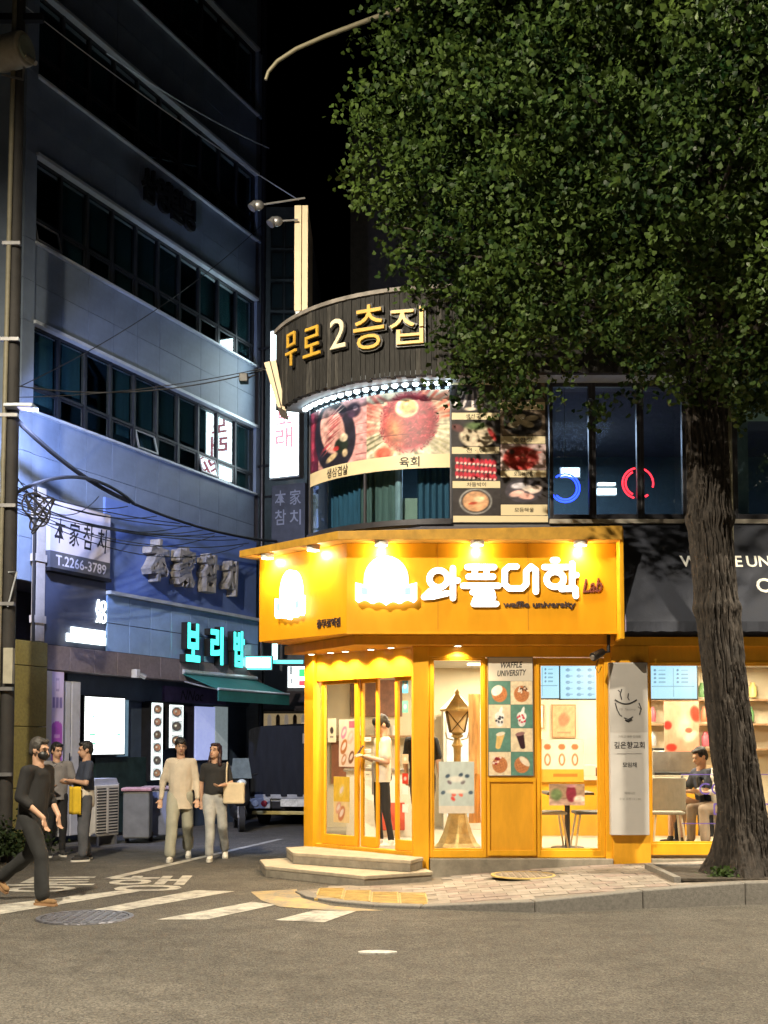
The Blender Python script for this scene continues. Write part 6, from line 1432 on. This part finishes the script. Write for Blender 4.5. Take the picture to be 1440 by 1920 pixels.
EYE = mat('eye_dark', (.02, .015, .012), .3, var=0)
V3 = Vector
def person(label, loc, rot, J={}, sc=1., top=None, sleeve='short', hem=.86, tw=1., bot=None, lw=1., shorts=False, shoe=None, sole=None, hair='short', hairm=HAIRB, yaw=0., pitch=0., mask=False, tuck=False, collar=None, belly=0.):
    D = dict(pel=(0, 0, .95), che=(0, .0, 1.26), nec=(0, .01, 1.44), shL=(.175, .01, 1.385), shR=(-.175, .01, 1.385), elL=(.235, .03, 1.11), elR=(-.235, .03, 1.11),
             wrL=(.24, -.06, .88), wrR=(-.24, -.06, .88), hiL=(.088, 0, .91), hiR=(-.088, 0, .91), knL=(.10, -.02, .50), knR=(-.10, -.02, .50), anL=(.105, .02, .085), anR=(-.105, .02, .085),
             toL=(.02, -1, 0), toR=(-.02, -1, 0), fgL=None, fgR=None)
    D.update(J); q = {k: (V3(v) if v is not None else None) for k, v in D.items()}
    t = thing('person', label, 'person', loc, rot); t.scale = (sc,) * 3
    hd = q['nec'] + V3((0, -.015, .155)); hm = Matrix.Rotation(yaw, 3, 'Z') @ Matrix.Rotation(pitch, 3, 'X')
    H = lambda x, y, z: hd + hm @ V3((x, y, z))
    b = MB()
    b.ell(H(0, .012, .03), (.074, .094, .098), 16, 12, hm); b.ell(H(0, -.02, -.045), (.060, .072, .07), 14, 10, hm); b.ell(H(0, -.045, -.085), (.036, .036, .028), 12, 8, hm)
    b.caps(H(0, -.088, .0), H(0, -.104, -.03), .011, .016); b.ell(H(0, -.078, .03), (.055, .02, .014), 10, 6, hm)
    for s_ in (-1, 1): b.ell(H(s_ * .075, .01, -.01), (.012, .022, .033), 10, 8, hm)
    b.caps(H(0, .02, -.06), q['nec'] + V3((0, .0, -.06)), .054, .062)
    b.ell(q['nec'] + V3((0, 0, -.08)), (.12, .07, .05))
    for s_ in 'LR':
        sh, el, wr = q['sh' + s_], q['el' + s_], q['wr' + s_]
        b.caps(sh, el, .046, .038); b.caps(el, wr, .039, .026)
        b.caps(q['nec'] + V3((0, 0, -.09)), sh, .05, .045)
        f = (wr - el).normalized() if q['fg' + s_] is None else q['fg' + s_].normalized()
        side = V3((1, 0, 0)) if abs(f.x) < .8 else V3((0, 0, 1)); side = (side - f * side.dot(f)).normalized(); nrm = f.cross(side)
        if nrm.y > 0: nrm = -nrm
        fw = nrm.cross(f).normalized()
        b.caps(wr, wr + f * .075, .026, .037, (nrm, .45))
        k0 = wr + f * .085
        for i, (o_, ln) in enumerate(((-.03, .06), (-.010, .072), (.010, .068), (.030, .054))):
            p1 = k0 + fw * o_; p2 = p1 + (f + nrm * .35).normalized() * ln * .55; p3 = p2 + (f * .55 + nrm * .85).normalized() * ln * .55
            b.caps(p1, p2, .0098, .009, None, 8); b.caps(p2, p3, .009, .0078, None, 8)
        th = wr + f * .03 - fw * .028; b.caps(th, th + (f * .7 - fw * .6 + nrm * .4).normalized() * .055, .0125, .010, None, 8)
    if shorts:
        for s_ in 'LR': b.caps(q['kn' + s_] + V3((0, 0, .12)), q['kn' + s_], .06, .052); b.caps(q['kn' + s_], q['an' + s_], .052, .034); b.ell(q['kn' + s_].lerp(q['an' + s_], .3) + V3((0, .02, 0)), (.05, .05, .1))
        b.caps(q['knL'] + V3((0, 0, .12)), q['hiL'], .06, .06); b.caps(q['knR'] + V3((0, 0, .12)), q['hiR'], .06, .06); b.caps(q['pel'], q['nec'], .08, .06)
    else:
        b.caps(q['pel'] + V3((0, 0, .1)), q['nec'], .07, .06)
    link('body', remesh(b, .0108, 2, 'body'), SKIN, t)
    for s_ in (-1, 1):
        MB().ell(H(s_ * .030, -.083, .012), (.013, .007, .0065), 8, 6, hm).obj('eye', EYE, t, True); MB().ell(H(s_ * .031, -.086, .034), (.020, .007, .004), 8, 6, hm).obj('eyebrow', hairm, t, True)
    if not mask: MB().ell(H(0, -.092, -.062), (.022, .006, .006), 10, 6, hm).obj('mouth', LIP, t, True)
    else:
        b = MB(); b.ell(H(0, -.05, -.045), (.066, .066, .055), 14, 10, hm); b.obj('face_mask', BLACK, t, True, smooth=70)
        MB().tube([H(.06, -.05, -.03), H(.078, .0, -.012)], .003).tube([H(-.06, -.05, -.03), H(-.078, .0, -.012)], .003).obj('mask_loop', BLACK, t, True)
    b = MB()
    b.ell(H(0, .028, .052), (.083, .092, .090), 16, 12, hm); b.ell(H(0, .062, .0), (.074, .055, .08), 14, 10, hm); b.ell(H(0, -.045, .095), (.066, .045, .03), 12, 8, hm)
    for s_ in (-1, 1): b.ell(H(s_ * .068, -.01, .04), (.016, .04, .045), 10, 8, hm)
    if hair == 'long':
        for s_ in (-1, 1): b.caps(H(s_ * .066, .02, .02), H(s_ * .095, .02, -.20), .036, .026)
        b.caps(H(0, .08, 0), H(0, .07, -.22), .066, .05)
    if hair == 'fringe': b.ell(H(0, -.07, .062), (.064, .032, .035), 12, 8, hm)
    link('hair', remesh(b, .012, 1, 'hair', .008, 55), hairm, t)
    # ---- top
    b = MB(); pel, che, nec = q['pel'], q['che'], q['nec']; fl = ((0, 1, 0), .66 if hem > .8 else .78); hemp = pel + (che - pel) * ((hem - .95) / .31)
    b.caps(che, hemp + V3((0, 0, .10)), .165 * tw, .165 * tw, fl); b.caps(hemp + V3((0, 0, .10)), hemp + V3((0, 0, -.02)), .166 * tw, (.172 if hem > .8 else .186) * tw, fl); b.ell(che + V3((0, 0, .06)), (.17, .105, .12))
    if belly: b.ell(pel + V3((0, -.05, .14)), (.14, .11 + belly, .15))
    for s_ in 'LR':
        sh, el, wr = q['sh' + s_], q['el' + s_], q['wr' + s_]; w = 1. + (tw - 1) * 1.1
        b.caps(nec + V3((0, 0, -.055)), sh, .055, .064 * w)
        if sleeve == 'short': b.caps(sh, sh.lerp(el, .72), .066 * w, .060 * w)
        elif sleeve == 'three': b.caps(sh, el, .064 * w, .056 * w); b.caps(el, el.lerp(wr, .35), .056 * w, .05 * w)
        else: b.caps(sh, el, .066 * w, .056 * w); b.caps(el, el.lerp(wr, .93), .056 * w, .042 * w)
    b.ell(nec + V3((0, 0, -.045)), (.072, .066, .035)); b.ell(nec + V3((0, -.005, -.105)), (.145, .092, .075))
    tp_ = link('shirt', remesh(b, .018, 3, 'shirt', .014, 8, hemp.z), top, t)
    if collar:
        b = MB()
        for s_ in (-1, 1): b.slab([nec + V3((s_ * .01, -.085, -.05)), nec + V3((s_ * .075, -.05, .0)), nec + V3((s_ * .085, -.03, -.03)), nec + V3((s_ * .055, -.10, -.085))], (0, -.8, .5), .008)
        b.obj('collar', collar, tp_, True)
    # ---- trousers
    b = MB(); b.ell(pel + V3((0, .015, -.02)), (.158, .115, .13)); b.caps(pel + V3((0, 0, .0)), pel + V3((0, 0, .10)), .145, .135, fl)
    for s_ in 'LR':
        hi, kn, an = q['hi' + s_], q['kn' + s_], q['an' + s_]
        if shorts: b.caps(hi, hi.lerp(kn, .85), .092 * lw, .085 * lw)
        else: b.caps(hi, kn, .092 * min(lw, 1.08), .068 * lw); b.caps(kn, kn.lerp(an, .93), .066 * lw, .054 * (lw ** 1.6))
    link('trousers', remesh(b, .018, 3, 'trousers', .014, 7), bot, t)
    # ---- shoes
    for s_ in 'LR':
        an, to = q['an' + s_], q['to' + s_].normalized(); b = MB(); up = V3((0, 0, 1)); up = (up - to * up.dot(to)).normalized(); ba = an - up * .045
        b.caps(ba - to * .05, ba + to * .13, .040, .038, (up, .8)); b.caps(an + up * .01, ba + to * .02, .04, .044)
        sh_ = b.obj('shoe', shoe, t, True, smooth=70)
        rt = to.cross(up); b = MB(); b.slab([ba - up * .04 + to * a + rt * c for a, c in ((-.095, -.025), (-.095, .025), (-.06, .04), (.05, .044), (.13, .042), (.172, .02), (.172, -.02), (.13, -.042), (.05, -.044), (-.06, -.04))][::-1], up, .026); b.obj('sole', sole or shoe, sh_, True)
    return t, q, H
CL = lambda n, c, **k: mat(n, c, .85, var=k.get('var', .1), scale=k.get('s', 5), bump=.12, bscale=140)
WSH = CL('white_shoe', (.68, .66, .6)); BSH = CL('black_shoe', (.02, .02, .022)); RSOLE = CL('white_sole', (.65, .63, .58))
# walker in black, striding right
p = G(62, 1694)
t, q, H = person('man in black with a black face mask striding across the crosswalk', (p.x, p.y, 0), R(68),
       dict(pel=(0, .02, .93), che=(0, .0, 1.25), nec=(0, -.04, 1.43), shL=(.18, -.03, 1.37), shR=(-.18, -.03, 1.37), elL=(.23, .0, 1.11), elR=(-.23, .0, 1.10), wrL=(.15, -.19, .90), wrR=(-.12, -.21, .89), fgL=(-.15, -.15, -1), fgR=(.1, -.15, -1),
            hiL=(.09, .01, .89), hiR=(-.09, .01, .89), knR=(-.10, -.17, .50), anR=(-.10, -.20, .088), knL=(.10, .12, .50), anL=(.10, .50, .24), toL=(0, -.75, -.66), toR=(0, -1, .0)),
       1., CL('black_shirt', (.013, .013, .014)), 'three', .80, 1.08, CL('black_jeans', (.02, .021, .022), var=.3), 1.2, False, CL('tan_trainer', (.24, .14, .06)), CL('tan_sole', (.35, .2, .1)), 'short', mat('hair_greying', (.05, .045, .04), .6, var=.3, scale=50), R(2), R(6), True)
# pair talking at the left
p = G(104, 1606); person('man in a grey polo shirt facing his companion by the white door', (p.x, p.y, 0), R(28),
       dict(elL=(.27, -.04, 1.13), wrL=(.30, -.24, 1.16), elR=(-.24, .0, 1.12), wrR=(-.14, -.17, 1.08)), .97, CL('grey_polo', (.21, .20, .20), var=.2), 'short', .86, 1.02, CL('black_trousers', (.014, .014, .016)), .98, False, BSH, RSOLE, yaw=R(18), pitch=R(8), collar=CL('dark_collar', (.05, .05, .055)))
p = G(158, 1613); t, q, H = person('man in a navy polo and white apron with folded arms and a yellow towel', (p.x, p.y, 0), R(-62),
       dict(elL=(.25, -.05, 1.12), wrL=(.05, -.24, 1.16), elR=(-.25, -.05, 1.12), wrR=(-.04, -.26, 1.12), knL=(.12, -.05, .50), anL=(.17, -.06, .085), knR=(-.11, .0, .5), anR=(-.15, .06, .085)), .98, CL('navy_polo', (.035, .045, .075)), 'short', 1.02, 1.06, CL('charcoal_jeans', (.08, .085, .10), var=.25), 1.25, False, BSH, RSOLE, yaw=R(-5), pitch=R(6), belly=.02)
b = MB(); b.caps((0, -.01, 1.03), (0, -.0, .84), .172, .178, ((0, 1, 0), .80)); link('apron', remesh(b, .018, 3, 'apron', .005, 9, .77), CL('white_apron', (.62, .58, .5)), t)
b = MB(); vs_ = []
for i in range(9):
    for j in range(11): vs_.append((-.06 + .26 * j / 10, -.20 - .012 * math.sin(j * 1.3) + .10 * (j / 10) ** 3, 1.07 - .40 * i / 8 + .004 * math.sin(j)))
b.add(vs_, [(i * 11 + j, i * 11 + j + 1, (i + 1) * 11 + j + 1, (i + 1) * 11 + j) for i in range(8) for j in range(10)]); o = b.obj('towel', CL('yellow_towel', (.75, .50, .03)), t, True, smooth=60); o.modifiers.new('s', 'SOLIDIFY').thickness = .012
# couple walking toward us
p = G(337, 1612); person('man in a loose beige overshirt and wide pale trousers walking toward us', (p.x, p.y, 0), R(6),
       dict(shL=(.16, .01, 1.375), shR=(-.16, .01, 1.375), elL=(.235, .02, 1.11), wrL=(.24, -.05, .86), elR=(-.24, .04, 1.11), wrR=(-.27, .0, .86), knL=(.10, .02, .50), anL=(.10, .26, .15), toL=(.05, -.85, -.5), knR=(-.10, -.18, .51), anR=(-.12, -.24, .085)), 1.01, CL('beige_overshirt', (.56, .49, .39)), 'long', .72, .99, CL('sage_trousers', (.33, .33, .27)), 1.25, False, WSH, RSOLE, 'fringe', yaw=R(8), collar=CL('beige_collar', (.6, .52, .41)))
p = G(402, 1612); t, q, H = person('woman in a black v-neck top and grey jeans carrying a cream tote', (p.x, p.y, 0), R(4),
       dict(shL=(.16, .01, 1.375), shR=(-.16, .01, 1.375), elL=(.24, .0, 1.12), wrL=(.10, -.20, 1.10), elR=(-.2, .05, 1.12), wrR=(-.2, .03, .88), knL=(.11, .0, .50), anL=(.14, .22, .13), toL=(.1, -.85, -.45), knR=(-.06, -.17, .51), anR=(-.05, -.22, .085)), .965, CL('black_top', (.02, .02, .021)), 'short', .97, .93, CL('grey_jeans', (.36, .37, .37), var=.2), 1.12, False, WSH, RSOLE, 'long', mat('hair_dark_red', (.035, .012, .012), .5, var=.3, scale=50), R(-28), R(-12))
TOTE = CL('cream_tote', (.62, .52, .36))
w3 = root_matrix(t)
tt_ = thing('tote_bag', 'cream tote bag hanging from the walking woman\'s shoulder', 'bag', tuple(w3 @ V3((.27, -.06, .80))), R(4))
b = MB(); b.prism([(-.15, -.05), (.15, -.07), (.16, .05), (-.15, .05)], 0, .30); o = b.obj('bag_body', TOTE, tt_, True, bevel=.02)
MB().tube([(-.10, -.05, .29), (-.10, -.04, .48), (-.095, .03, .585), (-.08, .09, .5), (-.06, .06, .29)], .011, 6).obj('strap', TOTE, tt_, True)
# inside the shop
bp_ = P(722, 1590, 15.25)
person('boy in a white tee looking down at a phone in the doorway', (-.03, 15.32, FL), R(-72),
       dict(elL=(.22, .0, 1.12), wrL=(.06, -.24, 1.19), elR=(-.22, .0, 1.12), wrR=(-.05, -.24, 1.19), anL=(.10, .10, .085), knL=(.1, .03, .5)), 1.0, CL('white_tee', (.68, .62, .52)), 'short', .86, 1.02, CL('black_pants', (.015, .015, .016)), .85, False, WSH, RSOLE, 'fringe', yaw=0, pitch=R(24))
ph = P(708, 1413, 15.22); o = MB().box(-.04, .04, -.005, .005, -.075, .075).obj('phone', BLACK, bevel=.006); o.location = (-.31, 15.24, FL + 1.27); o.rotation_euler = (R(-35), 0, R(-72)); tag(o, 'black phone held by the boy in the doorway', 'phone')
person('person in black shirt and shorts half hidden behind the corner post', (.52, 16.0, FL), R(160), dict(knL=(.1, -.1, .5), anL=(.1, -.02, .085), knR=(-.1, .08, .5), anR=(-.12, .28, .13)), 1.0, CL('black_shirt', (.03, .03, .03)), 'short', .84, 1.1, CL('black_shorts', (.02, .02, .022)), 1.1, True, BSH, RSOLE, 'short', pitch=R(15))
SIT = dict(pel=(0, .05, .52), che=(0, .02, .84), nec=(0, -.03, 1.02), shL=(.175, -.01, .965), shR=(-.175, -.01, .965), elL=(.23, -.1, .72), elR=(-.23, -.1, .72), wrL=(.1, -.32, .72), wrR=(-.1, -.32, .72), hiL=(.09, .0, .50), hiR=(-.09, .0, .50), knL=(.11, -.42, .50), knR=(-.11, -.42, .50), anL=(.11, -.40, .09), anR=(-.11, -.44, .09))
person('seated customer in a dark shirt with bare shins at the right window', (P(1318, 1500, 15.9).x, 15.88, FL), R(-72), SIT, 1.0, CL('dark_shirt', (.04, .045, .07)), 'short', .56, 1., CL('khaki_shorts', (.24, .18, .12)), 1.05, True, BSH, RSOLE, pitch=R(20))
person('seated customer in a white shirt mostly behind the tree trunk', (P(1350, 1500, 15.65).x, 15.62, FL), R(-60), SIT, 1.0, CL('white_shirt', (.66, .60, .52)), 'long', .56, 1.02, CL('tan_trousers', (.3, .22, .16)), 1.05, False, BSH, RSOLE, pitch=R(15))

bpy.data.scenes.remove(TS); bpy.data.batch_remove(TRASH)
